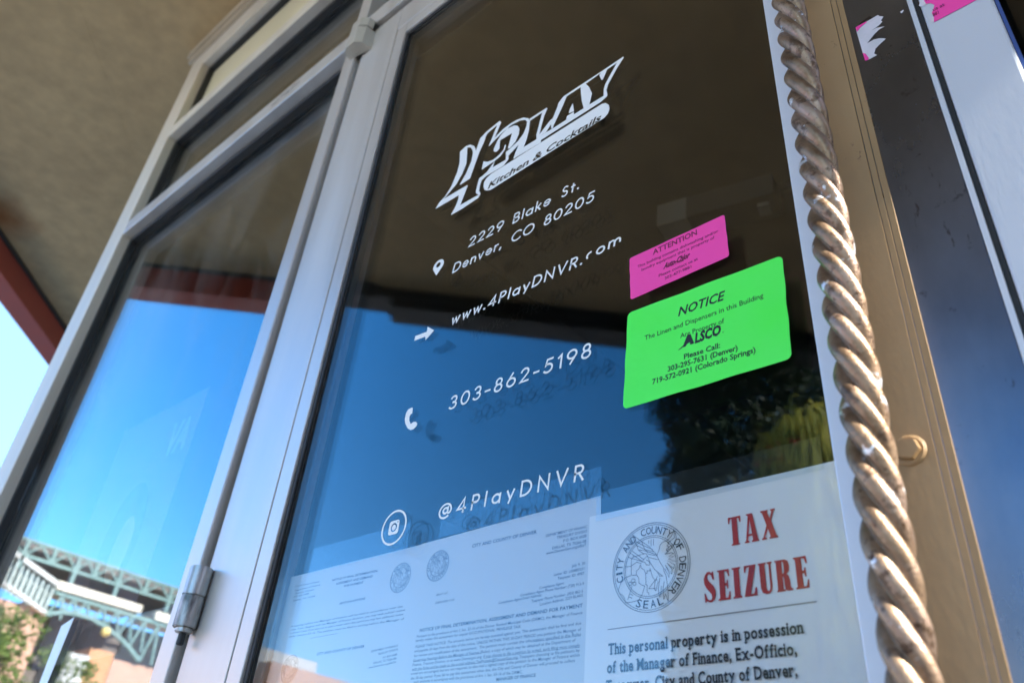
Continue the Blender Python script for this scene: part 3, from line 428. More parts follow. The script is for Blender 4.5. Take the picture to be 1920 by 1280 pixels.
# ------------------------------------------------------------------ the glass door
door = empty('glass_door', (-.53, .02, .02), 'aluminium framed glass door with white lettering and a twisted pull handle', 'door')
yD, yDB = -.008, .045
DX0, DX1 = -1.0050, -.0535
DT = Zr(1.448)
GL, GR, GT = -.8535, -.1775, Zr(1.333)                            # visible glass edges
boxes('stile', [(DX0, -.8925, yD, yDB, .03, DT)], M_alu, door, .0015)
boxes('rail', [(-.8922, -.1555, yD, yDB, Zr(1.376), DT)], M_alu, door, .0015)
boxes('rail', [(-.8922, -.1555, yD, yDB, .03, .25)], M_alu, door, .0015)
boxes('groove', [(-.8923, -.8902, yD + .003, yDB - .01, .25, Zr(1.376))], M_groove, door)
boxes('glazing_bead', [(-.8900, -.8612, yD, .03, .252, Zr(1.3735)), (-.8609, -.1787, yD, .03, Zr(1.3415), Zr(1.3735)), (-.8609, -.1787, yD, .03, .252, .275)], M_alu, door, .0012)
boxes('glazing_bead', [(-.1785, -.1557, yD, .03, .252, Zr(1.3735))], M_jamb, door, .0012)
boxes('gasket', [(-.8608, -.8537, -.0045, -.0002, .275, Zr(1.341)), (-.8534, -.1788, -.0045, -.0002, Zr(1.3335), Zr(1.3413))], M_gasket, door, .001)
boxes('stile', [(-.1552, DX1, yD, yDB, .03, DT)], M_steelface, door, .0012)
boxes('seal_strip', [(DX1 + .0002, DX1 + .0042, yD - .0005, .02, .03, DT), ], M_jamb, door)
boxes('weatherstrip', [(DX1 + .0043, -.0456, -.006, .02, .03, DT)], M_gasket, door)
boxes('weatherstrip', [(DX0 - .0122, DX0 - .0003, .004, .03, .03, DT)], M_groove, door)
gp = pane('glass_pane', -.866, -.166, .26, Zr(1.352), .0, .004, M_glass, door)
gi = pane('glass_pane', -.866, -.166, .26, Zr(1.352), .016, .0195, M_glass_in, door)
boxes('spacer', [(-.8645, -.8545, .0046, .0155, .262, Zr(1.350)), (-.8542, -.178, .0046, .0155, Zr(1.336), Zr(1.350))], mat('grey_spacer', (.22, .24, .24), .35, .8), door)
# hinges: offset pivots, two split knuckles each
M_hinge = noise_mat('satin_hinge_metal', (.36, .35, .34), (.44, .43, .42), 40, 6, (.32, .42), .75, .03, 500)
M_hingew = noise_mat('grimy_hinge_metal', (.10, .095, .09), (.34, .33, .32), 70, 7, (.35, .5), .85, .1, 300, (1, 1, .3), lo=.38, hi=.55)
HX, HY = -.9985, -.0205
h1 = empty('hinge', (HX, HY, Zr(.29)), None); h1.parent = door; h1.matrix_parent_inverse = door.matrix_world.inverted()
def cyl(name, z0, z1, rad, mt, parent, cx=HX, cy=HY, n=36):
    bm = bmesh.new(); bmesh.ops.create_cone(bm, cap_ends=True, segments=n, radius1=rad, radius2=rad, depth=z1 - z0, matrix=Matrix.Translation((cx, cy, (z0 + z1) / 2)))
    es = [e for e in bm.edges if any(len(f.verts) > 4 for f in e.link_faces)]
    bmesh.ops.bevel(bm, geom=es, offset=.0010, segments=2, affect='EDGES')
    o = from_bm(name, bm, mt, parent, True); o.data.set_sharp_from_angle(angle=R(35))
    return o
cyl('knuckle', Zr(.2735), Zr(.3100), .0148, M_hinge, h1)
cyl('knuckle', Zr(.2340), Zr(.2727), .0148, M_hingew, h1)
cyl('pin', Zr(.2285), Zr(.2338), .0105, M_hinge, h1)
cyl('pin', Zr(.214), Zr(.2283), .0045, M_gasket, h1)
0 and boxes('leaf', [(HX - .010, HX - .001, HY + .008, yF - .0045, Zr(.274), Zr(.310)), (HX + .001, HX + .012, HY + .008, yD - .0003, Zr(.234), Zr(.272))], M_hinge, h1)
# top pivot: faceted block in two halves
h2 = empty('hinge', (-1.0, -.02, Zr(1.42)), None); h2.parent = door; h2.matrix_parent_inverse = door.matrix_world.inverted()
tp = [(-1.031, yF - .0045), (-1.029, -.030), (-1.016, -.041), (-.990, -.041), (-.976, -.030), (-.974, yD - .0003)]
M_pivot = noise_mat('pivot_cover', (.46, .43, .37), (.52, .49, .43), 20, 3, (.4, .5), .2)
prism('lower_cover', tp, Zr(1.385), Zr(1.4375), M_pivot, h2)
prism('upper_cover', [(x * .999, min(y, yF - .0045)) for x, y in tp], Zr(1.4395), Zr(1.466), M_pivot, h2)

# --- tan back plate with stepped edge, and its bolt
plate = boxes('back_plate', [(-.1540, -.1141, -.0089, yD - .0002, .35, Zr(1.02)), (-.1136, -.1090, -.00885, yD - .0002, .35, Zr(1.02)), (-.1085, -.1035, -.0088, yD - .0002, .35, Zr(1.02))], M_tan, door, .0003)
bm = bmesh.new(); BX, BZ, BY = -.1292, Zr(.2545), -.0091
bmesh.ops.create_cone(bm, cap_ends=True, segments=40, radius1=.0112, radius2=.0100, depth=.0014, matrix=Matrix.Translation((BX, BY - .0007, BZ)) @ Matrix.Rotation(R(90), 4, 'X'))
bmesh.ops.create_cone(bm, cap_ends=True, segments=6, radius1=.0082, radius2=.0078, depth=.0036, matrix=Matrix.Translation((BX, BY - .0031, BZ)) @ Matrix.Rotation(R(90), 4, 'X') @ Matrix.Rotation(R(15), 4, 'Z'))
es = [e for e in bm.edges if len(e.link_faces) == 2 and e.calc_face_angle(0) > .6]
bmesh.ops.bevel(bm, geom=es, offset=.0006, segments=2, affect='EDGES')
from_bm('bolt', bm, M_tan, plate)
# --- twisted pull handle
def twisted():
    n = 4; Rr = .0142; rs = .44 * Rr; d = .56 * Rr; pitch = PITCH; NA = 64
    V = []; F = []
    cxh, cyh = -.1370, -.062
    path = []
    z0, z1 = .62, Zr(1.08)
    path = [(cxh, cyh + .05, z0), (cxh, cyh + .035, z0 + .001)]
    for k in range(9):
        a = k / 8 * math.pi / 2; path.append((cxh, cyh + .03 * (1 - math.sin(a)), z0 + .03 * (1 - math.cos(a))))
    for k in range(1, 520): path.append((cxh, cyh, z0 + .03 + (z1 - z0 - .06) * k / 520))
    for k in range(9):
        a = k / 8 * math.pi / 2; path.append((cxh, cyh + .03 * (1 - math.cos(a)), z1 - .03 + .03 * math.sin(a)))
    path.append((cxh, cyh + .05, z1))
    s = 0; P = [Vector(p) for p in path]
    for i, p in enumerate(P):
        if i: s += (P[i] - P[i - 1]).length
        t = (P[min(i + 1, len(P) - 1)] - P[max(i - 1, 0)]).normalized()
        X = Vx; Yv = t.cross(X).normalized()
        for k in range(NA):
            th = 2 * math.pi * k / NA; ph = (th * n) % (2 * math.pi); ph = ph / n
            if ph > math.pi / n: ph -= 2 * math.pi / n
            r = d * math.cos(ph) + math.sqrt(max(rs * rs - (d * math.sin(ph)) ** 2, 1e-9))
            tt = th + 2 * math.pi * s / pitch * TWIST
            V.append(p + X * (r * math.cos(tt)) + Yv * (r * math.sin(tt)))
    for i in range(len(P) - 1):
        for k in range(NA):
            k2 = (k + 1) % NA
            F.append((i * NA + k, i * NA + k2, (i + 1) * NA + k2, (i + 1) * NA + k))
    return V, F
PITCH, TWIST = .108, -1
V, F = twisted()
ho = raw('pull_handle', V, F, M_handle, door, True)
for zz in (.62, Zr(1.08)):
    bm = bmesh.new(); bmesh.ops.create_cone(bm, cap_ends=True, segments=32, radius1=.02, radius2=.018, depth=.008, matrix=Matrix.Translation((-.137, -.0165, zz)) @ Matrix.Rotation(R(90), 4, 'X'))
    from_bm('mount', bm, M_handle, ho, False)

# ------------------------------------------------------------------ white vinyl on the glass
GLY = {}
def G(ch, w, *prims): GLY[ch] = (w, prims)
A_ = arc
G('0', .66, A_(.33, .5, .33, .5, 90, 450, 28)); G('O', .96, A_(.48, .5, .48, .5, 90, 450, 32)); G('o', .60, A_(.30, .30, .30, .30, 90, 450, 26))
G('1', .22, [(0, .80), (.2, .98), (.2, 0)])
G('2', .60, A_(.29, .71, .27, .29, 165, -32) + [(.02, .0), (.6, .0)])
G('3', .54, A_(.26, .745, .235, .255, 150, -90), A_(.25, .255, .285, .255, 90, -150))
G('4', .66, [(.5, .0), (.5, 1.0), (.0, .26), (.66, .26)])
G('5', .58, [(.54, 1.0), (.16, 1.0), (.08, .56)] + A_(.26, .32, .31, .32, 118, -140, 20))
G('6', .62, A_(.31, .31, .31, .31, 90, 450, 26), [(.36, 1.0), (.045, .46)])
G('8', .56, A_(.28, .76, .22, .24, 90, 450, 24), A_(.28, .265, .28, .265, 90, 450, 24))
G('9', .62, A_(.31, .69, .31, .31, 90, 450, 26), [(.575, .54), (.26, .0)])
G('B', .54, [(.0, .0), (.0, 1.0), (.26, 1.0)] + A_(.26, .76, .2, .24, 90, -90, 12) + [(0, .52)], [(.2, .52), (.27, .52)] + A_(.27, .26, .26, .26, 90, -90, 12) + [(0, 0)])
G('D', .72, [(.0, .0), (.0, 1.0), (.22, 1.0)] + A_(.22, .5, .50, .5, 90, -90, 20) + [(0, 0)])
G('P', .52, [(.0, .0), (.0, 1.0), (.26, 1.0)] + A_(.26, .74, .25, .26, 90, -90, 12) + [(0, .48)])
G('R', .56, [(.0, .0), (.0, 1.0), (.26, 1.0)] + A_(.26, .74, .25, .26, 90, -90, 12) + [(0, .48)], [(.26, .48), (.54, .0)])
G('N', .70, [(.0, .0), (.0, 1.0), (.70, .0), (.70, 1.0)]); G('V', .72, [(.0, 1.0), (.36, .0), (.72, 1.0)])
G('C', .80, A_(.48, .5, .48, .5, 45, 315, 24)); G('S', .46, A_(.235, .755, .2, .245, 40, 250, 14) + A_(.22, .255, .23, .255, 80, -145, 16)); G('r', .26, [(0, 0), (0, .6)], A_(.24, .36, .24, .24, 180, 75, 8))
G('l', .0, [(0, 0), (0, 1.0)]); G('k', .40, [(0, 0), (0, 1.0)], [(.38, .6), (.03, .26)], [(.14, .36), (.40, 0)])
G('a', .58, A_(.29, .30, .29, .30, 90, 450, 24), [(.58, .6), (.58, 0)]); G('e', .56, [(.02, .30), (.55, .30)] + A_(.28, .30, .28, .30, 0, 318, 22))
G('n', .46, [(0, 0), (0, .6)], A_(.23, .36, .23, .24, 180, 0, 10) + [(.46, 0)]); G('v', .46, [(0, .6), (.23, 0), (.46, .6)]); G('w', .74, [(0, .6), (.18, 0), (.37, .56), (.56, 0), (.74, .6)])
G('y', .50, [(0, .6), (.25, .04)], [(.50, .6), (.18, -.24)]); G('t', .28, [(.13, .85), (.13, 0)], [(0, .6), (.27, .6)])
G('.', .02, [(0, .0), (.0, .09)]); G(',', .1, [(.08, .09), (0, -.16)]); G('-', .34, [(0, .36), (.34, .36)]); G(' ', .40)
G('@', 1.0, A_(.52, .44, .20, .20, 90, 450, 20), [(.72, .66), (.70, .32)] + A_(.83, .34, .13, .12, 190, 330, 6) + A_(.5, .42, .5, .52, 0, 305, 30))
G('ċ', .46, A_(.32, .30, .29, .30, 95, 215, 14))                     # the peeled c
G('ṁ', .80, [(0, 0), (0, .58)], A_(.22, .36, .22, .24, 180, 0, 10) + [(.44, .02)], A_(.66, .36, .22, .24, 180, 0, 8) + [(.88, .22)])   # the peeled m
def lettering(name, s, x0, x1, z, cap, shear, wt=.135, lift=None):
    d = Decal(-.0006); ws = [GLY[c][0] for c in s]; k = cap * 1.0
    trk = ((x1 - x0 - shear * cap) / k - sum(ws) - wt) / (len(s) - 1); u = wt / 2
    for i, c in enumerate(s):
        dz = (lift or {}).get(i, 0)
        for pr in GLY[c][1]:
            P = [(x0 + (u + px + shear * py) * k, z + dz + (py * (1 - wt) + wt / 2) * k) for px, py in pr]
            cl = math.hypot(P[0][0] - P[-1][0], P[0][1] - P[-1][1]) < .01
            if not cl:                                            # square ends
                a, b = Vector(P[0]), Vector(P[1]); e = (a - b).normalized() * (wt * k * .5 if c not in '.,' else wt * k * .3); P[0] = tuple(a + e)
                a, b = Vector(P[-1]), Vector(P[-2]); e = (a - b).normalized() * (wt * k * .5 if c not in '.,' else wt * k * .3); P[-1] = tuple(a + e)
            d.stroke(P, wt * k * (1.25 if c in '.,' else 1), cl)
        u += ws[i] + trk
    return d.build(name, M_vinyl, gp)
lettering('lettering', '2229 Blake St.', -596.5, -418.5, 668.0, 16.3, .12)
lettering('lettering', 'Denver, CO 80205', -619.5, -396.5, 636.6, 16.0, .12)
lettering('lettering', 'www.4PlayDNVR.ċoṁ', -607, -361, 550.9, 15.6, .14, .15, {14: 3, 15: 3.5, 16: 4.5})
lettering('lettering', '303-862-5198', -589, -394, 428.6, 17.6, .07)
lettering('lettering', '@4PlayDNVR', -581.5, -397.5, 300.8, 16.4, .06)
d = Decal(-.0006)
for wpoly in D['logo']: d.poly([wpoly])
d.build('logo', M_vinyl, gp)
d = Decal(-.0009); u0, v0, u1, v1 = D['script']; d.text('Kitchen & Cocktails', u0, v0 - 3, u1, v1 - 4.5, 10.5, 1, .42); d.build('logo_script', M_cut, gp)
d = Decal(-.0006)                                                 # location pin
P = [(-650.2, 647.8)] + [(-649.2 + 9.9 * math.cos(R(a)), 663.6 + 9.9 * math.sin(R(a))) for a in range(-25, 206, 11)]
d.poly([P, [(-649.4 + 4.0 * math.cos(R(a)), 665.2 + 4.0 * math.sin(R(a))) for a in range(0, -360, -20)]]); d.build('pin_icon', M_vinyl, gp)
d = Decal(-.0006); d.poly([[(-671.3, 553.1), (-670.7, 560.2), (-649.5, 558.5), (-649.8, 566.3), (-636.0, 555.3), (-649.6, 545.8), (-650.8, 551.8)]]); d.build('arrow_icon', M_vinyl, gp)
d = Decal(-.0006); d.poly([D['phone']]); d.build('phone_icon', M_vinyl, gp)
d = Decal(-.0006); cx, cz = -648.3, 305.2
d.stroke([(cx + 18.4 * math.cos(R(a)), cz + 18.4 * math.sin(R(a))) for a in range(0, 360, 8)], 2.3, True)
sq = []
for qx, qy, a0 in ((1, 1, 0), (-1, 1, 90), (-1, -1, 180), (1, -1, 270)): sq += [(cx + qx * 5.0 + 2.8 * math.cos(R(a0 + t)), cz + qy * 5.0 + 2.8 * math.sin(R(a0 + t))) for t in (0, 30, 60, 90)]
d.poly([sq, [(cx + 4.9 * math.cos(R(a)), cz + 4.9 * math.sin(R(a))) for a in range(0, -360, -20)], [(cx + 5.2 + .9 * math.cos(R(a)), cz + 5.4 + .9 * math.sin(R(a))) for a in range(0, -360, -40)]])
d.poly([[(cx + 3.1 * math.cos(R(a)), cz + 3.1 * math.sin(R(a))) for a in range(0, 360, 20)]]); d.build('camera_icon', M_vinyl, gp)

# ------------------------------------------------------------------ stickers on the outside of the glass
def sticker(name, corners, rad, mt, label, y, wav=0.0, th=.00025):
    tl, tr, br, bl = [Vector(c) for c in corners]; P = []
    n = 14
    for a, b in ((tl, tr), (tr, br), (br, bl), (bl, tl)):
        e = (b - a); L = e.length; e.normalize(); nrm = Vector((-e.y, e.x))
        for k in range(n + 1):
            t = rad + (L - 2 * rad) * k / n
            P.append(a + e * t + nrm * (wav * math.sin(k * 1.1 + a.x) * math.sin(math.pi * k / n)))
        c = b - e * rad
        q = b
        nx = {0: tr, 1: br, 2: bl, 3: tl}
        nxt = {id(tr): br, id(br): bl, id(bl): tl, id(tl): tr}[id(b)]
        e2 = (nxt - b).normalized(); cc = b - e * rad + e2 * rad
        for k in range(1, 5):
            an = k / 5 * math.pi / 2; P.append(cc - e2 * (rad * math.cos(an)) + e * (rad * math.sin(an)))
    N = len(P); V = [(p.x / 1000, y - th, p.y / 1000 + H) for p in P] + [(p.x / 1000, y, p.y / 1000 + H) for p in P]
    F = [tuple(range(N))[::-1], tuple(range(N, 2 * N))] + [(i, (i + 1) % N, N + (i + 1) % N, N + i) for i in range(N)]
    o = raw(name, V, F, mt); return tag(o, label, 'sticker')
gs = sticker('notice_sticker', D['green'], 5.0, M_green, 'large fluorescent green sticker on the door glass headed NOTICE', -.0003, .4)
ps = sticker('attention_sticker', D['pink'], 2.5, M_pink, 'whole fluorescent pink sticker on the door glass headed ATTENTION', -.0003, .2)
d = Decal(-.0007)
for s in D['gtext']:
    if s[0] == 'ALSCO':
        u0, v0, u1, v1 = s[1:5]; v0 -= .8; k = 12.6
        # stylised slab initial A with three swept lines, then heavy capitals
        d.poly([[(u0 + 3, v0 + 1.5), (u0 + 8.2, v0 + 12.6), (u0 + 11.4, v0 + 12.6), (u0 + 14.6, v0 + 1.5), (u0 + 10.8, v0 + 1.5), (u0 + 10.2, v0 + 4.2), (u0 + 7.6, v0 + 3.4), (u0 + 6.2, v0 + 1.5)]])
        for q in range(3): d.stroke([(u0 - 1.2 + q * 1.3, v0 + .2 + q * .3), (u0 + 3 + q, v0 + 2.6 + q * .7), (u0 + 7 + q, v0 + 4.2 + q * .6)], .5)
        d.text('LSCO', u0 + 15.2, v0 + 1.5, u1 - 1.2, v0 + 1.5, 9.4, 2, .14)
        d.poly([[(u1 - .2 + .5 * math.cos(R(a)), v0 + 2.2 + .5 * math.sin(R(a))) for a in range(0, 360, 45)]])
    else: d.text(*s)
d.build('lettering', M_ink, gs)
d = Decal(-.0007)
for s in D['ptext']: d.text(*s)
d.build('lettering', M_darkpink, ps)

# torn sticker remnants either side of the door gap
def flat(name, polys, y, mt, parent=None, label=None, cat=None):
    d = Decal(y)
    for p in polys: d.poly([p])
    o = d.build(name, mt, parent)
    return tag(o, label, cat) if label else o
t1 = flat('torn_sticker', [D['torn1'], D['torn1b']], -.0084, M_tornpaper, None, 'torn white sticker remnant with pink corners on the dark stile', 'sticker')
for q in D['torn1pinks']: flat('pink_corner', [q], -.0086, M_pink, t1)
t2 = flat('torn_sticker', [D['torn2']], -.0090, M_pink, None, 'torn half of a pink sticker on the pale right jamb', 'sticker')
flat('torn_edge', [D['torn2white'], D['torn2white2']], -.0092, M_tornpaper, t2)
d = Decal(-.0094)
for s in D['torn2text']: d.text(*s)
d.build('lettering', M_darkpink, t2)

# ------------------------------------------------------------------ papers taped inside the door glass
PY = .0212
def paper(name, tl, tr, hgt, y, label, mt):
    tl, tr = Vector(tl), Vector(tr); e = (tr - tl).normalized(); dn_ = Vector((e.y, -e.x)); V = []; F = []
    nx, nz = 14, 16; W = (tr - tl).length
    for j in range(nz + 1):
        for i in range(nx + 1):
            p = tl + e * (W * i / nx) + dn_ * (hgt * j / nz)
            V.append((p.x / 1000, y + .00025 * (1 + math.sin(i * .7 + j * .4)), p.y / 1000 + H))
    for j in range(nz):
        for i in range(nx): a = j * (nx + 1) + i; F.append((a, a + nx + 1, a + nx + 2, a + 1))
    return tag(raw(name, V, F, mt, None, True), label, 'notice')
seal_art = D['sealart']
def seal(d, cx, cz, r, w, full=True):
    for rr in (1.0, .955, .70, .66):
        d.stroke([(cx + r * rr * math.cos(R(a)), cz + r * rr * math.sin(R(a))) for a in range(0, 360, 6)], w * (1.2 if rr == 1 else 1), True)
    for a in seal_art: d.stroke([(cx + r * x, cz + r * y) for x, y in a], w)
    def on_arc(s, a0, a1, rad, flip=False):
        for i, ch in enumerate(s):
            if ch == ' ': continue
            a = a0 + (a1 - a0) * i / (len(s) - 1); rot = R(a - 90 if not flip else a + 90)
            px, pz = cx + r * rad * math.cos(R(a)), cz + r * rad * math.sin(R(a)); h = r * .17; wd = r * (.05 if ch == 'I' else .13)
            ux, uz = math.cos(rot), math.sin(rot)
            bx, bz = px - ux * wd / 2 + uz * h / 2, pz - uz * wd / 2 - ux * h / 2
            d.text(ch, bx, bz, bx + ux * wd, bz + uz * wd, h, 0)
    on_arc('CITY AND COUNTY OF DENVER', 193, -49, .825); on_arc('SEAL', -111, -73, .835, True)
p3 = paper('tax_seizure_notice', D['paperS'][0], D['paperS'][1], 279, PY, 'white paper behind the glass headed TAX SEIZURE in red with a round seal', M_paper)
p2 = paper('assessment_letter', D['paperM'][0], D['paperM'][1], 279, PY + .0012, 'white letter behind the glass headed CITY AND COUNTY OF DENVER, middle of three papers', M_paper_thin)
p1 = paper('petition_letter', D['paperL'][0], D['paperL'][1], 279, PY + .0024, 'leftmost paper behind the door glass, faint grey print with a seal at its right', M_paper_thin)
PT = PY - .0002
d = Decal(PT + .0024)
for s in D['ltext']: d.text(*s)
seal(d, *D['seals'][0], .28); seal(d, *D['seals'][1], .28)
d.stroke([(-790, 211.5), (-742, 211.8)], .3); d.build('print', M_grey_ink, p1)
d = Decal(PT + .0012)
for s in D['mtext']: d.text(*s)
R_ = D['mrules']
for i in range(0, len(R_), 2): d.stroke([R_[i], R_[i + 1]], .25)
seal(d, *D['seals'][2], .28); d.build('print', M_grey_ink, p2)
d = Decal(PT)
seal(d, *D['sealc'], .42); d.stroke(D['srule'], .5)
for s in D['stext']: d.serif_text(s[0], s[1], s[2], s[3], s[4], 8.1)
d.build('print', M_ink, p3)
SL = {
 'T': (.5, [[(0, 1), (.5, 1), (.5, .78), (.45, .78), (.42, .92), (.36, .94), (.36, .06), (.42, .04), (.42, 0), (.08, 0), (.08, .04), (.14, .06), (.14, .94), (.08, .92), (.05, .78), (0, .78)]]),
 'I': (.34, [[(0, 1), (.34, 1), (.34, .95), (.28, .93), (.28, .07), (.34, .05), (.34, 0), (0, 0), (0, .05), (.06, .07), (.06, .93), (0, .95)]]),
 'E': (.48, [[(0, 1), (.46, 1), (.48, .76), (.43, .76), (.38, .92), (.28, .94), (.28, .55), (.34, .55), (.36, .64), (.41, .64), (.41, .36), (.36, .36), (.34, .46), (.28, .46), (.28, .06), (.38, .07), (.44, .26), (.49, .26), (.47, 0), (0, 0), (0, .05), (.06, .07), (.06, .93), (0, .95)]]),
 'Z': (.48, [[(.04, 1), (.48, 1), (.48, .96), (.24, .06), (.36, .07), (.42, .26), (.48, .26), (.48, 0), (0, 0), (0, .04), (.24, .94), (.13, .93), (.08, .78), (.03, .78)]]),
 'U': (.52, [[(0, 1), (.3, 1), (.3, .95), (.25, .93), (.25, .2), (.27, .12), (.32, .08), (.37, .12), (.39, .2), (.39, .93), (.34, .95), (.34, 1), (.52, 1), (.52, .95), (.47, .93), (.47, .22), (.44, .08), (.36, 0), (.24, -.01), (.1, .05), (.04, .2), (.04, .93), (0, .95)]]),
 'R': (.58, [[(0, 1), (.36, 1), (.48, .94), (.52, .78), (.5, .62), (.4, .53), (.47, .46), (.5, .32), (.51, .12), (.54, .06), (.58, .06), (.58, 0), (.4, 0), (.31, .04), (.29, .2), (.29, .4), (.25, .48), (.25, .07), (.31, .05), (.31, 0), (0, 0), (0, .05), (.04, .07), (.04, .93), (0, .95)], [(.25, .93), (.3, .92), (.32, .75), (.3, .57), (.25, .55)]]),
 'A': (.56, [[(.13, 1), (.37, 1), (.52, .06), (.56, .04), (.56, 0), (.27, 0), (.27, .05), (.32, .07), (.31, .22), (.16, .22), (.12, .07), (.18, .05), (.18, 0), (0, 0), (0, .04), (.05, .06), (.19, .93), (.13, .95)], [(.17, .29), (.3, .29), (.245, .78)]]),
 'X': (.6, [[(.02, 1), (.3, 1), (.3, .95), (.27, .93), (.36, .7), (.44, .93), (.4, .95), (.4, 1), (.58, 1), (.58, .95), (.53, .93), (.4, .6), (.55, .07), (.6, .05), (.6, 0), (.28, 0), (.28, .05), (.33, .07), (.25, .35), (.12, .07), (.18, .05), (.18, 0), (0, 0), (0, .05), (.05, .07), (.21, .47), (.08, .93), (.02, .95)]]),
 'S': (.46, [[(.36, 1), (.4, 1), (.42, .72), (.36, .72), (.3, .88), (.22, .93), (.16, .88), (.15, .8), (.2, .7), (.38, .52), (.46, .36), (.46, .2), (.4, .06), (.3, -.01), (.2, -.01), (.1, .05), (.06, 0), (.02, 0), (0, .3), (.05, .3), (.12, .12), (.2, .06), (.28, .08), (.31, .16), (.28, .26), (.1, .46), (.02, .6), (0, .78), (.06, .92), (.16, 1.01), (.25, 1.01), (.32, .95)]])}
d = Decal(PT)
def slab(s, x0, x1, z, cap):
    ws = [SL[c][0] for c in s]; gap = .10; k = (x1 - x0) / (sum(ws) + gap * (len(s) - 1)); u = x0
    for c, wd in zip(s, ws): d.poly([[(u + px * k, z + py * cap) for px, py in lp] for lp in SL[c][1]]); u += (wd + gap) * k
slab('TAX', -275.2, -236.4, 226.4, 22.3); slab('SEIZURE', -298.4, -217.6, 187.0, 22.5)
d.build('red_heading', M_red, p3)

def tape(x0, x1, z0, z1, y, label):
    n = 12; V = []; F = []
    for i in range(n + 1):
        u = x0 + (x1 - x0) * i / n
        V += [(u / 1000, y + .0001 * math.sin(i), z0 / 1000 + H), (u / 1000, y + .0001 * math.sin(i + 1), z1 / 1000 + H)]
        if i < n: F.append((2 * i, 2 * i + 2, 2 * i + 3, 2 * i + 1))
    return tag(raw('tape_strip', V, F, M_tape), label, 'tape', 'clear tape strips over the papers')
tape(-824, -647, 288, 318, .0202, 'clear tape strip along the top of the leftmost paper')
tape(-600, -395, 292, 322, .0203, 'clear tape strip along the top of the middle letter')
tape(-400, -196, 270, 297, .0202, 'clear tape strip along the top of the tax seizure paper')
tape(-183, -169, 120, 330, .0204, 'clear tape strip down the right side of the tax seizure paper')

# ------------------------------------------------------------------ poster and notice inside the sidelight, painted sky reflection outside
SY = .052
M_poster = noise_mat('poster_pink', (.15, .10, .13), (.21, .15, .19), 3, 3, (.5, .6))
po = boxes('poster', [(-1.66, -1.327, SY, SY + .0006, Zr(.25), Zr(.73))], M_poster)
tag(po, 'pinkish poster with pale lettering hung inside the left window', 'poster')
d = Decal(SY - .0002); d.text('VA', -1428, 612, -1343, 612, 62, 2, .1);
d.build('lettering', mat('poster_white', (.40, .40, .42), .6), po)
d = Decal(SY - .0002)
d.poly([[(-1480 + 75 * math.cos(R(a)), 450 + 120 * math.sin(R(a))) for a in range(0, 360, 12)]]); d.build('portrait_hair', mat('poster_dark', (.05, .04, .045), .6), po)
d = Decal(SY - .0004); d.poly([[(-1465 + 34 * math.cos(R(a)), 440 + 62 * math.sin(R(a))) for a in range(0, 360, 12)]]); d.build('portrait_face', mat('poster_skin', (.55, .36, .28), .6), po)
bm = bmesh.new()
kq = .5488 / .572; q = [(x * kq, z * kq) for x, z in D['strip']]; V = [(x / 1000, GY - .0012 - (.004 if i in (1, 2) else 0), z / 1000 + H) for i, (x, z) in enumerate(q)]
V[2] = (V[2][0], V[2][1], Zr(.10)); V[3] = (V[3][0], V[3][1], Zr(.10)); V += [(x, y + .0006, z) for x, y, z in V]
tag(raw('sky_reflection_strip', V, [(0, 3, 2, 1), (4, 5, 6, 7), (0, 1, 5, 4), (1, 2, 6, 5), (2, 3, 7, 6), (3, 0, 4, 7)], mat('painted_sky_blue', (.66, .80, .86), .5)), 'narrow pale blue strip standing in for sky mirrored in the left window pane', 'painted_reflection')  # mirrored sky painted as a pale strip just outside the pane
tag(boxes('window_notice', [(-1.337, -1.125, SY, SY + .0005, Zr(.03), Zr(.308))], mat('grey_notice', (.42, .45, .46), .7)), 'plain grey notice sheet inside the left window beside the hinge', 'notice')

# ------------------------------------------------------------------ what stands across the street (seen mirrored in the glass)
K = 1.5
YS = lambda y: (y - .58) * K + .58
ZS = lambda z: H + (z - H) * K
XS = -60.0
M_green_steel = noise_mat('green_painted_steel', (.115, .20, .185), (.16, .25, .235), 1, 4, (.5, .6))
M_brick = noise_mat('red_brick', (.44, .24, .17), (.52, .31, .22), 2.5, 8, (.8, .9), stretch=(1, 1, 3))
M_brick2 = noise_mat('orange_brick', (.50, .24, .12), (.56, .29, .15), 2.5, 8, (.8, .9), stretch=(1, 1, 3))
M_ledge = noise_mat('cream_precast', (.60, .54, .44), (.66, .60, .50), 2, 4, (.8, .9))
M_louv = noise_mat('pale_green_louvre', (.34, .40, .375), (.42, .47, .445), 2, 3, (.6, .7))
M_darkv = mat('dark_void', (.15, .13, .12), .9)
M_pale = noise_mat('pale_cladding', (.46, .46, .44), (.54, .54, .52), 1, 4, (.8, .9))
st = empty('ballpark', (XS - 10, -40, 0), 'brick ballpark with green steel roof trusses mirrored in the left window', 'stadium')
def beamset(name, L, mt):
    bm = bmesh.new()
    for a, b, wd in L: bar(bm, a, b, wd, wd)
    return from_bm(name, bm, mt, st)
pt = lambda y, z, dx=0.: (XS + dx, YS(y), ZS(z))
posts = [-9.6, -11.05, -12.29, -13.42, -14.3, -15.5, -16.87, -18.2, -19.5, -20.9, -22.3, -23.6]
beamset('roof_chord', [(pt(-9, 11.9), pt(-24, 11.75), .2), (pt(-9, 11.22), pt(-24, 11.08), .2)], M_green_steel)
for i, y in enumerate(posts): beamset('roof_post', [(pt(y, 11.85), pt(y, 10.6 if i % 2 else 11.2), .24)], M_green_steel)
beamset('roof_brace', [(pt(a, 11.2), pt((a + b) / 2, 11.8), .13) for a, b in zip(posts, posts[1:])] + [(pt((a + b) / 2, 11.8), pt(b, 11.2), .13) for a, b in zip(posts, posts[1:])], M_green_steel)
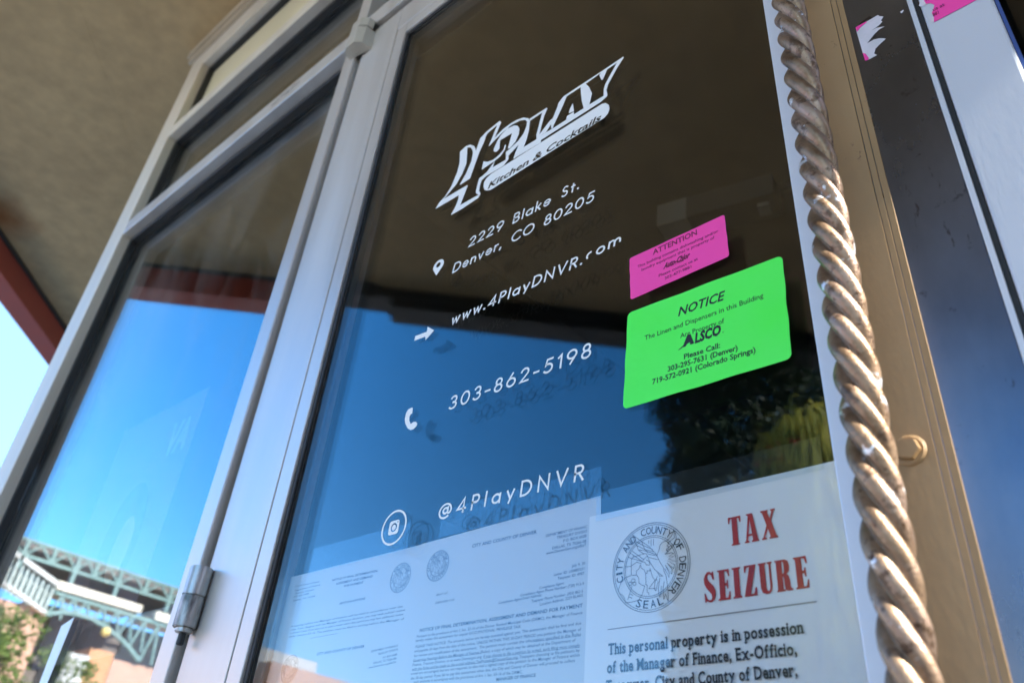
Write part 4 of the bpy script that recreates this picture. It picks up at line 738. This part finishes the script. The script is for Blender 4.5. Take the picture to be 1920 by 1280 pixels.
boxes('roof_deck', [(XS - 9, XS - .6, YS(-24), YS(-9), ZS(11.62), ZS(11.9))], M_darkv, st)
boxes('cream_ledge', [(XS - 3, XS + .3, YS(-16.95), YS(-12.87), ZS(10.2), ZS(10.56))], M_ledge, st)
boxes('cream_ledge', [(XS - 3, XS + .3, YS(-20.5), YS(-17.7), ZS(10.1), ZS(10.5))], M_ledge, st)
bm = bmesh.new()
for k in range(9):
    y = -10.7 - k * .26; zt = 10.95 - .085 * k * 1.1; bar(bm, pt(y, zt, .05), pt(y, zt - 1.1, .05), .26, .12)
from_bm('louvre_screen', bm, M_louv, st)
bm = bmesh.new(); P4 = [pt(-10.2, 11.1, -.5), pt(-12.9, 10.3, -.5), pt(-12.9, 9.15, -.5), pt(-10.2, 9.9, -.5)]; bm.faces.new([bm.verts.new(p) for p in P4]); from_bm('screen_back', bm, M_louv, st)
bm = bmesh.new(); bar(bm, pt(-10.2, 11.05 + .28), pt(-12.9, 10.30 + .14), .24, .3); bar(bm, pt(-10.2, 10.05), pt(-12.95, 9.12), .24, .24); from_bm('stair_rail', bm, M_pale, st)
AR = [(-12.95, 9.1), (-13.5, 9.35), (-14.1, 9.45), (-14.9, 9.42), (-15.6, 9.25), (-16.3, 9.0), (-17.0, 8.65), (-17.7, 8.2)]
L = [(pt(*a), pt(*b), .26) for a, b in zip(AR, AR[1:])] + [(pt(-12.9, 10.08), pt(-20.5, 9.95), .26)]
for i, (y, z) in enumerate(AR): L.append((pt(y, z), pt(y - .38, 10.05), .16)); L.append((pt(y - .38, 10.05), pt(y - .62, z - .05), .16))
beamset('arch_truss', L, M_green_steel)
boxes('dark_gallery', [(XS - 6, XS - 4, YS(-23), YS(-12.9), ZS(5.5), ZS(10.1))], M_darkv, st)
boxes('brick_wall', [(XS - 4, XS - .4, YS(-13.05), YS(-7), -.15, ZS(9.3))], M_brick, st)
boxes('brick_pier', [(XS - 3.9, XS - .2, YS(-16.5), YS(-15.4), -.15, ZS(8.28))], M_brick2, st)
boxes('pale_kiosk', [(XS - 3.8, XS + .2, YS(-15.37), YS(-14.4), -.15, ZS(7.85))], M_pale, st)
boxes('low_wall', [(XS - 3.8, XS - .3, YS(-22.9), YS(-16.55), -.15, ZS(8.05))], M_brick, st)
boxes('grey_roof', [(XS - 8, XS - .5, YS(-28), YS(-22.95), -.15, ZS(10.4))], M_pale, st)
boxes('brick_wall', [(XS - 8, XS + 1.5, YS(-60), YS(-24.2), -.15, ZS(9.55))], M_brick2, st)
lp = empty('lamp_globe', (-58, YS(-15.5), ZS(8.9)), 'amber globe lamp under the ballpark arch', 'lamp')
bm = bmesh.new(); bmesh.ops.create_uvsphere(bm, u_segments=20, v_segments=12, radius=.32, matrix=Matrix.Translation((-59.3, YS(-15.54), ZS(8.93)))); from_bm('globe', bm, mat('amber_globe', (.62, .46, .14), .4), lp, True)
bm = bmesh.new(); bar(bm, (-59.3, YS(-15.54), ZS(8.93) + .3), (-59.3, YS(-15.54), ZS(9.3)), .06, .06); from_bm('stem', bm, M_green_steel, lp)

# apartment block opposite
ap = empty('apartment_block', (-2, -34, 0), 'beige apartment block with curtained windows mirrored at the lower right of the door', 'building')
M_beige = noise_mat('beige_stucco', (.42, .38, .31), (.48, .44, .36), 1.2, 6, (.85, .95))
M_lt = noise_mat('pale_ledge', (.58, .54, .46), (.64, .60, .52), 2, 4, (.8, .9))
M_wing = noise_mat('window_curtain', (.13, .16, .17), (.42, .45, .45), 1.6, 2, (.3, .5), stretch=(5, 1, .15))
boxes('wall', [(-13.2, -4.3, -40, -29.5, -.15, 11.4)], M_beige, ap)
for z0, z1 in ((10.75, 10.95), (9.82, 10.0), (9.02, 9.14), (8.37, 8.47), (5.8, 5.95)):
    boxes('ledge', [(-13.3, -4.2, -29.49, -29.2, z0, z1)], M_lt, ap)
for z0, z1 in ((10.1, 10.6), (9.16, 9.80), (7.0, 8.35), (4.2, 5.7)):
    for k in range(3):
        x = -12.9 + k * 2.9
        wdw = boxes('window', [(x, x + 2.4, -29.47, -29.40, z0, z1)], M_wing, ap)

# --- foliage
def leaf_mat(name, c0, c1, tr=.4):
    mm = noise_mat(name, c0, c1, 3.0, 4, (.5, .65)); nt = mm.node_tree; p = nt.nodes['Principled BSDF']
    tl = nt.nodes.new('ShaderNodeBsdfTranslucent'); nt.links.new(p.inputs['Base Color'].links[0].from_socket, tl.inputs[0])
    ms = nt.nodes.new('ShaderNodeMixShader'); ms.inputs[0].default_value = tr; nt.links.new(p.outputs[0], ms.inputs[1]); nt.links.new(tl.outputs[0], ms.inputs[2])
    nt.links.new(ms.outputs[0], nt.nodes['Material Output'].inputs[0])
    return mm
def crown(name, pts, mt, parent, size, droop=.0, n_per=1, asp=.35):
    V = []; F = []
    for p in pts:
        for _ in range(n_per):
            dv = Vector((random.gauss(0, 1), random.gauss(0, 1), random.gauss(0, .7) - droop)).normalized()
            s = Vector((random.gauss(0, 1), random.gauss(0, 1), random.gauss(0, 1))).cross(dv)
            if s.length < .05: continue
            s.normalize(); L = size * random.uniform(.6, 1.4); wd = L * asp
            b = len(V); c = Vector(p)
            V += [c, c + dv * L * .5 + s * wd * .5, c + dv * L, c + dv * L * .5 - s * wd * .5]
            F.append((b, b + 1, b + 2, b + 3))
    return raw(name, V, F, mt, parent)
def trunk(name, x, y, h, r0, r1, mt, parent, limbs=()):
    bm = bmesh.new()
    bmesh.ops.create_cone(bm, cap_ends=True, segments=10, radius1=r0, radius2=r1, depth=h, matrix=Matrix.Translation((x, y, h / 2)))
    for a, b, w_ in limbs: bar(bm, a, b, w_, w_)
    return from_bm(name, bm, mt, parent)
M_bark = noise_mat('bark', (.07, .05, .035), (.12, .09, .06), 6, 6, (.8, .9))
M_spruce = leaf_mat('spruce_needles', (.012, .028, .013), (.03, .06, .022), .1)
M_yel = leaf_mat('yellow_green_leaves', (.20, .24, .045), (.62, .56, .10))
M_leaf = leaf_mat('street_tree_leaves', (.09, .15, .03), (.22, .27, .06))
M_redfl = mat('red_petals', (.45, .02, .03), .6)
sp = empty('spruce_tree', (-4.15, -8.6, 0), 'dark dense spruce mirrored behind the green sticker', 'tree')
trunk('trunk', -4.15, -8.6, 8, .16, .03, M_bark, sp)
pts = []
for k in range(26000):
    z = random.uniform(.8, 9.0); f = max(.10, 1 - max(0, z - 6.6) / 2.6); rad = (1.22 * f + .10 * math.sin(z * 7.0)) * math.sqrt(random.uniform(.25, 1)); a = random.uniform(0, 2 * math.pi)
    pts.append((-4.15 + rad * math.cos(a), -8.6 + rad * math.sin(a), z - .12 * rad))
for k in range(14):                                               # boughs that stick out
    a = random.uniform(0, 2 * math.pi); z = random.uniform(1.5, 8); L_ = random.uniform(1.15, 1.5) * max(.4, 1 - max(0, z - 6.6) / 2.6)
    for q in range(26): t = random.uniform(.6, 1); pts.append((-4.15 + L_ * t * math.cos(a) + random.gauss(0, .03), -8.6 + L_ * t * math.sin(a) + random.gauss(0, .03), z + .1 * t + random.gauss(0, .03)))
crown('crown', pts, M_spruce, sp, .095, .1, 5, .30)
wt_ = empty('weeping_tree', (-3.0, -7.0, 0), 'small weeping tree with drooping yellow green leaves and red blooms', 'tree')
trunk('trunk', -3.05, -7.05, 4.6, .07, .025, M_bark, wt_, [((-3.05, -7.05, 4.3), (-2.7, -6.9, 4.95), .03), ((-3.05, -7.05, 4.3), (-3.3, -7.2, 4.9), .03), ((-3.05, -7.05, 4.1), (-2.75, -7.25, 4.7), .03)])
V = []; F = []
for k in range(6000):
    a = random.uniform(0, 2 * math.pi); r0 = random.uniform(.05, .55); top = Vector((-2.86 + r0 * .8 * math.cos(a), -7.1 + r0 * .8 * math.sin(a), 4.98 - .55 * r0 * r0 + random.gauss(0, .16) - random.choice((0, 0, .5, 1.0, 1.4)) - random.uniform(0, .8) * r0))
    L_ = random.uniform(.22, .5); o = Vector((math.cos(a), math.sin(a), 0)); pts_ = [top, top + o * L_ * .30 + Vector((0, 0, -.06 * L_)), top + o * L_ * .48 + Vector((0, 0, -.45 * L_)), top + o * L_ * .55 + Vector((0, 0, -L_))]
    sd_ = Vector((-math.sin(a), math.cos(a), random.gauss(0, .5))).normalized(); b = len(V)
    for i, q in enumerate(pts_): ww = (.008, .011, .009, .002)[i]; V += [q - sd_ * ww, q + sd_ * ww]
    for i in range(3): F.append((b + 2 * i, b + 2 * i + 1, b + 2 * i + 3, b + 2 * i + 2))
raw('crown', V, F, M_yel, wt_)
pts = [(-2.92 + random.gauss(0, .12), -6.75 + random.gauss(0, .1), 4.62 + random.gauss(0, .07)) for k in range(60)]
crown('blossom', pts, M_redfl, wt_, .05, 0, 3, .8)
def leafy(x, y, h, rx, rz, n, label, name='street_tree', dy=0):
    t = empty(name, (x, y, 0), label, 'tree', 'street trees by the ballpark'); P = []
    lb = []
    for k in range(7):
        a = k * .9; lb.append(((x, y, h * .45), (x + rx * .6 * math.cos(a), y + rx * .6 * math.sin(a), h * .75), .07))
    trunk('trunk', x, y, h * .55, .16, .08, M_bark, t, lb)
    cl = [(x + random.gauss(0, rx * .5), y + random.gauss(0, rx * .5), h - rz + random.gauss(0, rz * .45), random.uniform(.3, .6) * rx) for k in range(26)]
    for k in range(n):
        c = random.choice(cl); v = Vector((random.gauss(0, 1), random.gauss(0, 1), random.gauss(0, 1))).normalized() * c[3] * random.uniform(.5, 1); P.append((c[0] + v.x, c[1] + v.y, c[2] + v.z * .8))
    crown('crown', P, M_leaf, t, .15, .1, 2, .6); return t
leafy(-31, -8.2, 7.2, 1.7, 1.7, 3200, 'leafy street tree mirrored at the lower left window corner')
leafy(-33, -12.5, 6.0, 1.5, 1.5, 2200, 'lower street tree in front of the ballpark pier')
